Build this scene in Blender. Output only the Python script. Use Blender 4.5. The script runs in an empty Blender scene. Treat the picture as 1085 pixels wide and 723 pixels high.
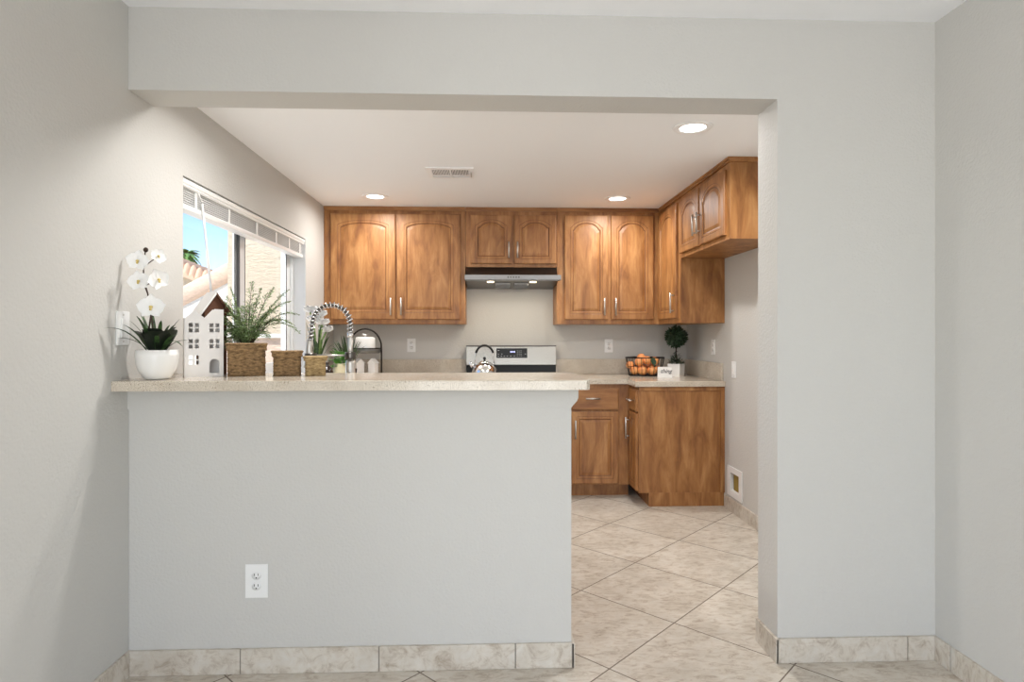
import bpy, bmesh, math, random
from mathutils import Vector, Matrix
random.seed(7)
S = bpy.context.scene
C = S.collection
R = math.radians
PI = math.pi

# ------------------------------------------------------------------ camera, world, light, exposure
EXPOSURE = 0.30
SKY_STRENGTH = 0.23
SUN_STRENGTH = 5.4
DAY_FRONT = 68.0
FILL_LEFT = 68.0
FILL_RIGHT = 26.0
TILT = 26.0  # upward tilt of the area lamps, set to brighten the ceilings
CAN_POWER = 7.5          # back pair
CAN_FRONT = 13.0          # right light near the beam
CAN_BAR = 11.0           # light above the window end of the bar
HOOD_POWER = 1.3

cam_d = bpy.data.cameras.new('camera')
cam_d.sensor_fit = 'HORIZONTAL'; cam_d.sensor_width = 36.0
cam_d.lens = 650.0 / 1085.0 * 36.0
cam_d.shift_y = -(361.5 - 355.0) / 1085.0
cam_d.clip_start = 0.05; cam_d.clip_end = 300
cam = bpy.data.objects.new('camera', cam_d); C.objects.link(cam)
cam.location = (0, 0, 1.251); cam.rotation_euler = (R(90), 0, R(-2.15))
S.camera = cam

S.view_settings.view_transform = 'Standard'
S.view_settings.look = 'None'
S.view_settings.gamma = 1.0
S.view_settings.exposure = EXPOSURE
S.view_settings.use_curve_mapping = False

w = bpy.data.worlds.new('world'); S.world = w; w.use_nodes = True
nt = w.node_tree; bg = nt.nodes['Background']
sky = nt.nodes.new('ShaderNodeTexSky'); sky.sky_type = 'NISHITA'
sky.sun_disc = False; sky.sun_elevation = R(52); sky.sun_rotation = R(215)
sky.air_density = 0.9; sky.dust_density = 0.0; sky.ozone_density = 2.0; sky.altitude = 1500
nt.links.new(sky.outputs[0], bg.inputs[0]); bg.inputs[1].default_value = SKY_STRENGTH

def lamp(name, kind, loc, energy, color=(1, 1, 1), parent=None, **kw):
    d = bpy.data.lights.new(name, kind); d.energy = energy; d.color = color
    rot = kw.pop('rot', (0, 0, 0))
    for k, v in kw.items(): setattr(d, k, v)
    o = bpy.data.objects.new(name, d); C.objects.link(o); o.location = loc; o.rotation_euler = rot
    if parent: o.parent = parent
    return o

sunv = Vector((0.45, 0.45, -0.80))        # direction the sunlight travels
lamp('sun', 'SUN', (-6, -6, 9), SUN_STRENGTH, (1, 0.96, 0.9), angle=R(0.6),
     rot=sunv.to_track_quat('-Z', 'Y').to_euler())
# unseen area lamps: patio one for inferred daylight, side pair added as fill
lamp('daylight_patio', 'AREA', (0.2, -3.30, 1.15), DAY_FRONT, (0.93, 0.955, 1.0), shape='RECTANGLE', size=2.4, size_y=2.0,
     rot=(R(90 + TILT), 0, 0))
lamp('side_fill', 'AREA', (-4.1, -1.6, 1.25), FILL_LEFT, (0.93, 0.955, 1.0), shape='RECTANGLE', size=2.0, size_y=2.0, rot=(R(90 + TILT), 0, R(-90)))  # fill lamp added out of view to brighten the right wall and jamb
lamp('side_fill', 'AREA', (4.5, -1.6, 1.25), FILL_RIGHT, (0.93, 0.955, 1.0), shape='RECTANGLE', size=2.0, size_y=2.0, rot=(R(90 + TILT), 0, R(90)))  # matching fill lamp added out of view to brighten the left wall

# ------------------------------------------------------------------ materials
def lin(c):
    return tuple(((x / 255) / 12.92 if x / 255 <= 0.04045 else ((x / 255 + 0.055) / 1.055) ** 2.4) for x in c) + (1,)

class Mat:
    def __init__(s, name, col=(200, 200, 200), rough=0.5, metal=0.0, **kw):
        s.m = bpy.data.materials.new(name); s.m.use_nodes = True
        s.n = s.m.node_tree.nodes; s.l = s.m.node_tree.links
        s.b = s.n['Principled BSDF']
        s.b.inputs['Base Color'].default_value = lin(col)
        s.b.inputs['Roughness'].default_value = rough
        s.b.inputs['Metallic'].default_value = metal
        for k, v in kw.items(): s.b.inputs[k].default_value = v
    def node(s, t, **kw):
        n = s.n.new(t)
        for k, v in kw.items():
            if isinstance(k, str) and hasattr(n, k): setattr(n, k, v)
        return n
    def coords(s, scale=(1, 1, 1), rot=(0, 0, 0), src='Object', loc=(0, 0, 0)):
        if src == 'World':
            g = s.n.new('ShaderNodeNewGeometry'); out = g.outputs['Position']
        else:
            out = s.n.new('ShaderNodeTexCoord').outputs[src]
        mp = s.n.new('ShaderNodeMapping'); mp.inputs['Scale'].default_value = scale
        mp.inputs['Rotation'].default_value = rot; mp.inputs['Location'].default_value = loc
        s.l.new(out, mp.inputs[0]); return mp.outputs[0]
    def noise(s, vec, scale, detail=4, rough=0.55, dist=0):
        n = s.n.new('ShaderNodeTexNoise'); n.inputs['Scale'].default_value = scale
        n.inputs['Detail'].default_value = detail; n.inputs['Roughness'].default_value = rough
        n.inputs['Distortion'].default_value = dist
        s.l.new(vec, n.inputs['Vector']); return n.outputs['Fac']
    def ramp(s, fac, stops):
        r = s.n.new('ShaderNodeValToRGB'); e = r.color_ramp.elements
        while len(e) < len(stops): e.new(0.5)
        for i, (p, c) in enumerate(stops):
            e[i].position = p; e[i].color = c if len(c) == 4 else lin(c)
        s.l.new(fac, r.inputs[0]); return r.outputs[0]
    def mix(s, fac, a, b, mode='MIX'):
        m = s.n.new('ShaderNodeMix'); m.data_type = 'RGBA'; m.blend_type = mode
        for i, v in ((0, fac), (6, a), (7, b)):
            if isinstance(v, (float, int, tuple)): m.inputs[i].default_value = v
            else: s.l.new(v, m.inputs[i])
        return m.outputs[2]
    def math(s, op, a, b=0.0, c=0.0):
        m = s.n.new('ShaderNodeMath'); m.operation = op
        for i, v in enumerate((a, b, c)):
            if isinstance(v, (float, int)): m.inputs[i].default_value = v
            else: s.l.new(v, m.inputs[i])
        return m.outputs[0]
    def color(s, out): s.l.new(out, s.b.inputs['Base Color']); return s
    def bump(s, h, strength=0.2, dist=0.01):
        b = s.n.new('ShaderNodeBump'); b.inputs['Strength'].default_value = strength
        b.inputs['Distance'].default_value = dist; s.l.new(h, b.inputs['Height'])
        s.l.new(b.outputs[0], s.b.inputs['Normal']); return s

def paint(name, col, rough=0.75, bump=0.5):
    m = Mat(name, col, rough)
    v = m.coords(src='World')
    n = m.noise(v, 95, 3, 0.5)
    m.bump(n, bump, 0.004)
    return m.m
M = {}
M['wall'] = paint('greige orange peel wall paint', (202, 200, 195))
M['ceil'] = paint('white ceiling paint', (251, 252, 253), 0.85, 0.2)
M['white'] = Mat('white plastic', (236, 236, 234), 0.35).m
M['frame'] = Mat('white vinyl frame', (228, 230, 232), 0.35).m
M['gasket'] = Mat('dark grey gasket', (84, 82, 80), 0.6).m
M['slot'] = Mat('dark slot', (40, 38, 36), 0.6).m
M['ceramic'] = Mat('white glazed ceramic', (238, 236, 232), 0.22).m
M['matteceramic'] = Mat('matte white ceramic', (232, 228, 224), 0.55).m
M['cream'] = Mat('cream pottery', (228, 218, 184), 0.4).m
M['black'] = Mat('black enamel', (12, 12, 12), 0.5).m
M['blackglass'] = Mat('black glass', (8, 8, 9), 0.06).m
M['iron'] = Mat('dark iron wire', (38, 32, 28), 0.45, 0.6).m
M['galv'] = Mat('pewter tray metal', (120, 120, 118), 0.35, 0.8).m
M['chrome'] = Mat('polished chrome', (225, 226, 228), 0.1, 1.0).m
M['nickel'] = Mat('brushed nickel', (206, 202, 196), 0.42, 1.0).m
M['darksteel'] = Mat('dark brushed steel', (96, 92, 88), 0.32, 1.0).m
M['bark'] = Mat('dark brown stem', (58, 40, 28), 0.8).m
M['soil'] = Mat('dark moss', (36, 40, 24), 0.95).m
M['brownglass'] = Mat('dark brown glazed vase', (40, 26, 20), 0.2).m
M['yellow'] = Mat('orchid lip yellow', (214, 190, 110), 0.5).m
M['petal'] = Mat('white petals', (246, 245, 243), 0.5, **{'Subsurface Weight': 0.0}).m
M['brownwood'] = Mat('rough brown wood', (92, 56, 36), 0.8).m
M['valve'] = Mat('tan valve plate', (150, 128, 62), 0.6).m
M['grout'] = Mat('grey grout', (146, 138, 128), 0.9).m
M['grey_paint_print'] = Mat('grey print', (70, 68, 74), 0.7).m

def steel():
    m = Mat('stainless steel', (168, 163, 155), 0.27, 1.0)
    v = m.coords((1.5, 1.5, 160)); n = m.noise(v, 3, 2); m.bump(n, 0.05, 0.002)
    return m.m
M['steel'] = steel()
M['trimwhite'] = Mat('white enamelled trim', (250, 250, 250), 0.45).m
M['hoodsteel'] = Mat('satin steel', (150, 150, 150), 0.5, 1.0).m

def emis(name, col, st):
    m = Mat(name, (250, 250, 250), 0.5)
    m.b.inputs['Emission Color'].default_value = lin(col); m.b.inputs['Emission Strength'].default_value = st
    return m.m
M['can'] = emis('lit downlight diffuser', (255, 250, 244), 6.0)
M['hoodlamp'] = emis('lit hood lamp', (255, 232, 190), 5.0)
M['led'] = emis('blue display digits', (60, 90, 220), 1.2)

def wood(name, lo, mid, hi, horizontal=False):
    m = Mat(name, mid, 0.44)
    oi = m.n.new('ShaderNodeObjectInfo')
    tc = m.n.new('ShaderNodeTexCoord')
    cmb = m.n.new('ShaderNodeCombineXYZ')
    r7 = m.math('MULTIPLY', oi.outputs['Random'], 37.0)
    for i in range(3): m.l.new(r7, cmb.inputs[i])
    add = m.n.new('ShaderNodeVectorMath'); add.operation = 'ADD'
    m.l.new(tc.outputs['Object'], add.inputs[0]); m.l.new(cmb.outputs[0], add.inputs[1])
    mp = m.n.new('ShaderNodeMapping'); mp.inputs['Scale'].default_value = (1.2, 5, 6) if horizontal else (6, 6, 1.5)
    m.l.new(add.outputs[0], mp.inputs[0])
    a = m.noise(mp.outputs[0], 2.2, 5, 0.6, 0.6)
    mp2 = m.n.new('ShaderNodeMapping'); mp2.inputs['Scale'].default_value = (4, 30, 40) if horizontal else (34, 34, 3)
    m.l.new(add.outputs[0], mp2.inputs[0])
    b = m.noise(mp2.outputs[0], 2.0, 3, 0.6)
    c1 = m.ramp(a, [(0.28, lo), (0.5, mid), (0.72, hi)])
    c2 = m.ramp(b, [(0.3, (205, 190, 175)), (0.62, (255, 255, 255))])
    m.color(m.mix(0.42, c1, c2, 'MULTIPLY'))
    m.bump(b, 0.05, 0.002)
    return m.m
M['wood'] = wood('honey maple cabinet wood', (124, 78, 42), (163, 112, 63), (189, 140, 88))
M['woodh'] = wood('honey maple cabinet wood crossways', (124, 78, 42), (163, 112, 63), (189, 140, 88), True)
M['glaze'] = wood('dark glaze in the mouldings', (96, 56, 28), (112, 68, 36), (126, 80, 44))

def quartz():
    m = Mat('speckled beige quartz', (214, 203, 186), 0.14)
    v = m.coords(src='World')
    big = m.noise(v, 9, 4)
    base = m.ramp(big, [(0.3, (206, 194, 176)), (0.7, (222, 213, 198))])
    s1 = m.noise(v, 150, 2, 0.4)
    k = m.ramp(s1, [(0.30, (150, 138, 122)), (0.38, (255, 255, 255))])
    s2 = m.noise(v, 420, 2, 0.4)
    k2 = m.ramp(s2, [(0.36, (172, 160, 146)), (0.47, (255, 255, 255))])
    m.color(m.mix(1.0, m.mix(0.7, base, k, 'MULTIPLY'), k2, 'MULTIPLY'))
    return m.m
M['quartz'] = quartz()

def tile_color(m, v):
    """mottled beige ceramic with streaky brown veins"""
    big = m.noise(v, 5, 5, 0.65)
    mp = m.n.new('ShaderNodeMapping'); mp.inputs['Scale'].default_value = (1.0, 2.2, 1.0)
    mp.inputs['Rotation'].default_value = (0, 0, R(-12)); m.l.new(v, mp.inputs[0])
    st = m.noise(mp.outputs[0], 17, 7, 0.74, 0.7)
    base = m.ramp(big, [(0.3, (196, 189, 178)), (0.7, (222, 217, 208))])
    vein = m.ramp(st, [(0.33, (176, 154, 130)), (0.50, (246, 241, 234)), (0.64, (255, 255, 255))])
    return m.mix(0.70, base, vein, 'MULTIPLY')
def floor_mat():
    m = Mat('diagonal beige floor tile', (205, 195, 180), 0.3)
    g = m.n.new('ShaderNodeNewGeometry')
    sp = m.n.new('ShaderNodeSeparateXYZ'); m.l.new(g.outputs['Position'], sp.inputs[0])
    x = m.math('SUBTRACT', sp.outputs[0], 0.803); y = m.math('SUBTRACT', sp.outputs[1], 2.634)
    side = 0.4985; k = 1 / math.sqrt(2) / side
    u = m.math('MULTIPLY', m.math('ADD', x, y), k); v = m.math('MULTIPLY', m.math('SUBTRACT', y, x), k)
    def edge(a):
        f = m.math('FRACT', a); return m.math('MINIMUM', f, m.math('SUBTRACT', 1.0, f))
    e = m.math('MINIMUM', edge(u), edge(v))
    gr = m.math('LESS_THAN', e, 0.0055)
    cell = m.n.new('ShaderNodeCombineXYZ')
    m.l.new(m.math('FLOOR', u), cell.inputs[0]); m.l.new(m.math('FLOOR', v), cell.inputs[1])
    wn = m.n.new('ShaderNodeTexWhiteNoise'); m.l.new(cell.outputs[0], wn.inputs['Vector'])
    sc = m.n.new('ShaderNodeVectorMath'); sc.operation = 'MULTIPLY_ADD'
    m.l.new(wn.outputs['Color'], sc.inputs[0]); sc.inputs[1].default_value = (9, 9, 9); m.l.new(g.outputs['Position'], sc.inputs[2])
    col = tile_color(m, sc.outputs[0])
    m.color(m.mix(gr, col, lin((122, 110, 98))))
    h = m.math('SUBTRACT', 1.0, m.math('LESS_THAN', e, 0.007))
    m.bump(h, 0.3, 0.002)
    m.l.new(m.math('ADD', m.math('MULTIPLY', gr, 0.5), 0.32), m.b.inputs['Roughness'])
    return m.m
M['floor'] = floor_mat()
def bb_mat():
    m = Mat('mottled ceramic baseboard tile', (205, 195, 180), 0.35)
    oi = m.coords(src='World'); m.color(tile_color(m, oi)); return m.m
M['bbtile'] = bb_mat()

def stucco(name, col):
    m = Mat(name, col, 0.95)
    v = m.coords((1, 1, 3.2), src='World'); n = m.noise(v, 13, 6, 0.7, .8)
    c = m.ramp(n, [(0.35, tuple(int(x * 0.93) for x in col)), (0.55, col)])
    m.color(c); m.bump(n, 0.55, 0.04); return m.m
M['stucco'] = stucco('sand stucco', (222, 206, 180))
M['stucco_pink'] = stucco('pale pink stucco', (222, 196, 176))
M['stucco_white'] = stucco('white stucco', (232, 228, 220))
M['conc'] = Mat('pale concrete', (222, 218, 210), 0.9).m
M['rooftile'] = Mat('clay roof tile', (214, 178, 150), 0.85).m

def leafmat(name, a, b, rough=0.5):
    m = Mat(name, a, rough)
    v = m.coords(); n = m.noise(v, 60, 3)
    m.color(m.ramp(n, [(0.35, a), (0.65, b)])); return m.m
M['grass'] = leafmat('deep green blades', (24, 44, 18), (62, 92, 44))
M['darkleaf'] = leafmat('near black green leaves', (12, 18, 10), (26, 38, 20))
M['fern'] = leafmat('fern green', (84, 108, 62), (136, 158, 104))
M['boxleaf'] = leafmat('boxwood green', (20, 40, 24), (46, 74, 44))
M['pothos'] = leafmat('bright green leaves', (46, 110, 30), (108, 170, 70))
M['stalk'] = leafmat('light green stalks', (92, 124, 60), (140, 164, 100))
M['palm'] = leafmat('palm fronds', (70, 110, 50), (110, 150, 80))

def seagrass(name, a, b):
    m = Mat(name, a, 0.8)
    v = m.coords((30, 30, 75)); n = m.noise(v, 2, 4, 0.7)
    m.color(m.ramp(n, [(0.3, a), (0.7, b)])); m.bump(n, 0.9, 0.008); return m.m
M['basket'] = seagrass('brown woven seagrass', (74, 52, 30), (176, 142, 98))
M['basketl'] = seagrass('light woven seagrass', (112, 86, 52), (204, 176, 126))
def orange():
    m = Mat('orange peel', (232, 132, 60), 0.5)
    v = m.coords((1, 1, 1)); n = m.noise(v, 12, 3)
    m.color(m.ramp(n, [(0.3, (230, 124, 66)), (0.7, (244, 178, 110))])); m.bump(m.noise(v, 400, 2), 0.2, 0.002); return m.m
M['orange'] = orange()
def glass():
    m = Mat('clear window glass', (255, 255, 255), 0.0)
    n, l = m.n, m.l
    tr = n.new('ShaderNodeBsdfTransparent'); gl = n.new('ShaderNodeBsdfGlossy'); gl.inputs['Roughness'].default_value = 0.02
    mx = n.new('ShaderNodeMixShader'); mx.inputs[0].default_value = 0.04
    l.new(tr.outputs[0], mx.inputs[1]); l.new(gl.outputs[0], mx.inputs[2])
    l.new(mx.outputs[0], n['Material Output'].inputs['Surface']); return m.m
M['glass'] = glass()

# ------------------------------------------------------------------ mesh helpers
def box(bm, x0, x1, y0, y1, z0, z1, bev=0.0, mi=0, seg=2):
    if x0 > x1: x0, x1 = x1, x0
    if y0 > y1: y0, y1 = y1, y0
    if z0 > z1: z0, z1 = z1, z0
    vs = [bm.verts.new((x, y, z)) for x in (x0, x1) for y in (y0, y1) for z in (z0, z1)]
    F = [(0, 1, 3, 2), (4, 6, 7, 5), (0, 4, 5, 1), (2, 3, 7, 6), (0, 2, 6, 4), (1, 5, 7, 3)]
    fs = []
    for f in F:
        q = bm.faces.new([vs[i] for i in f]); q.material_index = mi; fs.append(q)
    if bev > 0:
        es = list({e for f in fs for e in f.edges})
        bmesh.ops.bevel(bm, geom=es, offset=bev, segments=seg, affect='EDGES', profile=0.7, material=mi)
    return fs

def frame_of(d):
    d = d.normalized(); up = Vector((0, 0, 1)) if abs(d.z) < 0.95 else Vector((1, 0, 0))
    a = d.cross(up).normalized(); b = a.cross(d).normalized(); return a, b

def tube(bm, pts, r, seg=8, mi=0, caps=True):
    pts = [Vector(p) for p in pts]; n = len(pts)
    rs = r if isinstance(r, (list, tuple)) else [r] * n
    rings = []; a = None
    for i, p in enumerate(pts):
        d = (pts[min(i + 1, n - 1)] - pts[max(i - 1, 0)])
        if d.length < 1e-9: d = Vector((0, 0, 1))
        d.normalize()
        if a is None: a, b = frame_of(d)
        else:
            a = (a - d * a.dot(d))
            a = a.normalized() if a.length > 1e-6 else frame_of(d)[0]
            b = a.cross(d).normalized()
        rings.append([bm.verts.new(p + (a * math.cos(2 * PI * k / seg) + b * math.sin(2 * PI * k / seg)) * rs[i]) for k in range(seg)])
    for i in range(n - 1):
        for k in range(seg):
            f = bm.faces.new((rings[i][k], rings[i][(k + 1) % seg], rings[i + 1][(k + 1) % seg], rings[i + 1][k]))
            f.smooth = True; f.material_index = mi
    if caps:
        for rr in (rings[0], rings[-1]):
            f = bm.faces.new(rr); f.material_index = mi

def lathe(bm, prof, cx=0, cy=0, cz=0, seg=32, mi=0, sx=1, sy=1, smooth=True):
    rings = []
    for (r, z) in prof:
        if r < 1e-6: rings.append([bm.verts.new((cx, cy, cz + z))])
        else: rings.append([bm.verts.new((cx + r * sx * math.cos(2 * PI * k / seg), cy + r * sy * math.sin(2 * PI * k / seg), cz + z)) for k in range(seg)])
    for i in range(len(rings) - 1):
        A, B = rings[i], rings[i + 1]
        for k in range(seg):
            k2 = (k + 1) % seg
            if len(A) == 1 and len(B) == 1: continue
            if len(A) == 1: f = bm.faces.new((A[0], B[k2], B[k]))
            elif len(B) == 1: f = bm.faces.new((A[k], A[k2], B[0]))
            else: f = bm.faces.new((A[k], A[k2], B[k2], B[k]))
            f.smooth = smooth; f.material_index = mi

def xyl(bm, p0, p1, r, seg=16, mi=0): tube(bm, [p0, p1], r, seg, mi)

def ball(bm, c, r, seg=16, sx=1, sy=1, sz=1, mi=0):
    n = max(6, seg // 2)
    lathe(bm, [(r * math.sin(PI * i / n) if 0 < i < n else 0, -r * sz * math.cos(PI * i / n)) for i in range(n + 1)], c[0], c[1], c[2], seg, mi, sx, sy)

def xform(bm, mat, verts=None): bmesh.ops.transform(bm, matrix=mat, verts=verts or bm.verts)

def obj(name, bm, mats, parent=None, org=None, loc=None, rot=None, kind=None, label=None):
    if org is not None: bmesh.ops.translate(bm, verts=bm.verts, vec=-Vector(org))
    bmesh.ops.recalc_face_normals(bm, faces=bm.faces)
    me = bpy.data.meshes.new(name); bm.to_mesh(me); bm.free()
    for m in (mats if isinstance(mats, (list, tuple)) else [mats]): me.materials.append(M[m] if isinstance(m, str) else m)
    o = bpy.data.objects.new(name, me); C.objects.link(o)
    if loc is not None: o.location = loc
    if rot is not None: o.rotation_euler = rot
    if parent is not None: o.parent = parent
    if kind: o['kind'] = kind
    if label: o['label'] = label
    return o

def thing(name, label, cat, loc=(0, 0, 0), rz=0, group=None, kind=None):
    o = bpy.data.objects.new(name, None); C.objects.link(o)
    o.empty_display_size = 0.05
    o.location = loc; o.rotation_euler = (0, 0, rz)
    if kind: o['kind'] = kind
    if label: o['label'] = label
    if cat: o['category'] = cat
    if group: o['group'] = group
    return o
def tag(o, label, cat, group=None):
    o['label'] = label; o['category'] = cat
    if group: o['group'] = group
    return o
NB = bmesh.new
def struct(name, bm, m, label=None): return obj(name, bm, m, kind='structure', label=label)

# ------------------------------------------------------------------ the room
XL, XR = -1.323, 1.72
YP0, YP1 = 2.304, 2.472          # partition wall faces
YB = 5.28                        # kitchen back wall
YS = 0.2
YSL, YSR = 1.2, 0.8  # side walls stop here, out of view, shaped to let the side fill in
GL, GR = -4.2, 4.6  # unseen wider room behind the camera, its side openings made for the fill lamps
YF = -3.3                        # dining room far end, behind the camera
ZD, ZK = 2.457, 2.283            # dining ceiling, kitchen ceiling
WY0, WY1, WZ0, WZ1 = 2.707, 4.482, 0.955, 1.943
XO = -1.50                       # outer face of the left wall

bm = NB(); box(bm, XL - 0.15, XR + 0.6, YSL, YB + 0.3, -0.06, 0); box(bm, GL - .3, GR + .3, YF - .6, YSL, -.06, 0); struct('floor', bm, 'floor')
bm = NB(); box(bm, XL - .15, XR + .15, YSL, YP0 + .01, ZD, ZD + 0.1); box(bm, GL - .15, GR + .15, YF - .15, YSL, ZD, ZD + 0.1); struct('ceiling', bm, 'ceil')
bm = NB(); box(bm, XL - .15, XR + .15, YP1 - .01, YB + .15, ZK, ZK + 0.25); struct('ceiling', bm, 'ceil')
bm = NB()
box(bm, XO, XL, YSL, WY0, 0, 2.6); box(bm, GL, XO, YSL, YSL + .15, 0, 2.6); box(bm, GL - .15, GL, YF, -2.6, 0, 2.6); box(bm, GL - .15, GL, -.6, YSL + .15, 0, 2.6); box(bm, GL - .15, GL, -2.6, -.6, 0, .25); box(bm, GL - .15, GL, -2.6, -.6, 2.25, 2.6); box(bm, XO, XL, WY1, YB + .15, 0, 2.6)
box(bm, XO, XL, WY0, WY1, 0, WZ0); box(bm, XO, XL, WY0, WY1, WZ1, 2.6)
struct('wall_left', bm, 'wall')
# right wall with the hole for the recessed box
BY0, BY1, BZ0, BZ1 = 4.150, 4.300, 0.150, 0.275
bm = NB()
box(bm, XR, XR + .15, YSR, BY0, 0, 2.6); box(bm, XR + .15, GR, YSR, YSR + .15, 0, 2.6); box(bm, GR, GR + .15, YF, -2.6, 0, 2.6); box(bm, GR, GR + .15, -.6, YSR + .15, 0, 2.6); box(bm, GR, GR + .15, -2.6, -.6, 0, .25); box(bm, GR, GR + .15, -2.6, -.6, 2.25, 2.6); box(bm, XR, XR + .15, BY1, YB + .15, 0, 2.6)
box(bm, XR, XR + .15, BY0, BY1, 0, BZ0); box(bm, XR, XR + .15, BY0, BY1, BZ1, 2.6)
struct('wall_right', bm, 'wall')
bm = NB(); box(bm, XL, XR, YB, YB + .15, 0, 2.6); struct('wall_back', bm, 'wall')
bm = NB()   # far end of the dining room with the patio opening
box(bm, GL, -1.0, YF - .15, YF, 0, 2.6); box(bm, 1.4, GR, YF - .15, YF, 0, 2.6); box(bm, -1.0, 1.4, YF - .15, YF, 2.15, 2.6)
struct('wall_front', bm, 'wall')
bm = NB()   # header beam and the full-height stub on the right in one surface
XJ = 1.101
prof = [(XL, 2.152), (XJ, 2.152), (XJ, 0), (XR, 0), (XR, 2.6), (XL, 2.6)]
fr = [bm.verts.new((x, YP0, z)) for x, z in prof]; bk = [bm.verts.new((x, YP1, z)) for x, z in prof]
bm.faces.new(fr); bm.faces.new(bk[::-1])
for i in range(6):
    j = (i + 1) % 6; bm.faces.new((fr[i], bk[i], bk[j], fr[j]))
struct('wall_partition', bm, 'wall')
bm = NB(); box(bm, XL, 0.311, YP0, YP1, 0, 1.05, 0.004); struct('wall_peninsula', bm, 'wall')
# thin apron under the bar top, its right end curved out like a small corbel
bm = NB()
pr = [(XL, 0.978), (0.311, 0.978), (0.315, 0.984), (0.322, 0.992), (0.331, 1.002), (0.336, 1.014), (0.337, 1.052), (XL, 1.052)]
a = [bm.verts.new((x, YP0 - 0.006, z)) for x, z in pr]; b = [bm.verts.new((x, YP1 + 0.004, z)) for x, z in pr]
bm.faces.new(a); bm.faces.new(b[::-1])
for i in range(len(pr)):
    j = (i + 1) % len(pr); bm.faces.new((a[i], b[i], b[j], a[j]))
struct('trim_1', bm, 'wall')

# ceramic skirting tiles
def skirting(name, p0, p1, out, step=0.507, h=0.093, t=0.011, first=None):
    """tiles along p0->p1 on the wall face, standing t proud on side out"""
    p0 = Vector((p0[0], p0[1], 0)); p1 = Vector((p1[0], p1[1], 0)); d = (p1 - p0); L = d.length; d.normalize(); o = Vector((out[0], out[1], 0))
    bm = NB(); g = 0.004; s = 0
    cuts = [0]; x = first if first else step
    while x < L - 0.01: cuts.append(x); x += step
    cuts.append(L)
    def bx_(a, b, tt, z1, bev, mi):
        q0 = p0 + d * a; q1 = p0 + d * b + o * tt
        box(bm, q0.x, q1.x, q0.y, q1.y, 0.0005, z1, bev, mi)
    for a, b in zip(cuts[:-1], cuts[1:]):
        bx_(a + (g / 2 if a > 0 else 0), b - (g / 2 if b < L else 0), t, h, 0.002, 0)
    bx_(0, L, t * 0.6, h - 0.003, 0, 1)
    o_ = obj(name, bm, ['bbtile', 'grout'], kind='structure'); return o_
skirting('baseboard_peninsula', (XL, YP0), (0.311, YP0), (0, -1), first=0.408)
skirting('baseboard_peninsula_end', (0.3115, YP0 - .011), (0.3115, YP1), (1, 0), h=0.093)
skirting('baseboard_partition', (XJ, YP0), (XR, YP0), (0, -1), first=0.504)
skirting('baseboard_jamb', (XJ, YP0 - .011), (XJ, YP1), (-1, 0))
skirting('baseboard_right', (XR, YP0 - .012), (XR, YSR), (-1, 0), first=0.08)
skirting('baseboard_left', (XL, YP0 - .012), (XL, YSL), (1, 0))
skirting('baseboard_kitchen', (XR, 4.405), (XR, YP1), (-1, 0))

# ------------------------------------------------------------------ window
win = thing('window_1', None, None, (XO, WY0, WZ0), kind='structure')
WO = (XO, WY0, WZ0)
xa, xb = -1.475, -1.405
bm = NB(); fw = 0.05
box(bm, xa, xb, WY0, WY0 + fw, WZ0, WZ1, .003); box(bm, xa, xb, WY1 - fw, WY1, WZ0, WZ1, .003)
box(bm, xa, xb, WY0, WY1, WZ0, WZ0 + fw, .003); box(bm, xa, xb, WY0, WY1, WZ1 - fw, WZ1, .003)
obj('window_frame', bm, 'frame', win, WO)
def sash(y0, y1, x0, x1, st):
    bm = NB(); z0, z1 = WZ0 + fw * .8, WZ1 - fw * .8
    box(bm, x0, x1, y0, y0 + st, z0, z1, .003); box(bm, x0, x1, y1 - st, y1, z0, z1, .003)
    box(bm, x0, x1, y0, y1, z0, z0 + st, .003); box(bm, x0, x1, y0, y1, z1 - st, z1, .003)
    o = obj('sash', bm, 'frame', win, WO)
    bm = NB(); box(bm, (x0 + x1) / 2 - .002, (x0 + x1) / 2 + .002, y0 + st * .8, y1 - st * .8, z0 + st * .8, z1 - st * .8)
    obj('pane', bm, 'glass', o, WO)
    bm = NB(); g = 0.006
    box(bm, x1 - .004, x1 + .0015, y0 + st - g, y0 + st, z0 + st, z1 - st); box(bm, x1 - .004, x1 + .0015, y1 - st, y1 - st + g, z0 + st, z1 - st)
    obj('gasket', bm, 'gasket', o, WO)
    return o
sash(WY0 + fw, 3.575, -1.452, -1.438, 0.045)
sash(3.555, WY1 - fw, -1.434, -1.420, 0.075)
bm = NB(); box(bm, -1.436, -1.419, 3.545, 3.5545, WZ0 + fw, WZ1 - fw); obj('meeting_strip', bm, 'gasket', win, WO)
bm = NB(); box(bm, -1.402, XL + .004, WY0 + .001, WY1 - .001, WZ0 - .02, WZ0 + .004, .003); obj('window_sill', bm, 'frame', win, WO)
bm = NB()   # white liner of the far reveal
box(bm, -1.405, XL - .0005, WY1 - .004, WY1 + .001, WZ0 + .004, WZ1 - .001); obj('window_reveal', bm, 'frame', win, WO)

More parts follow.
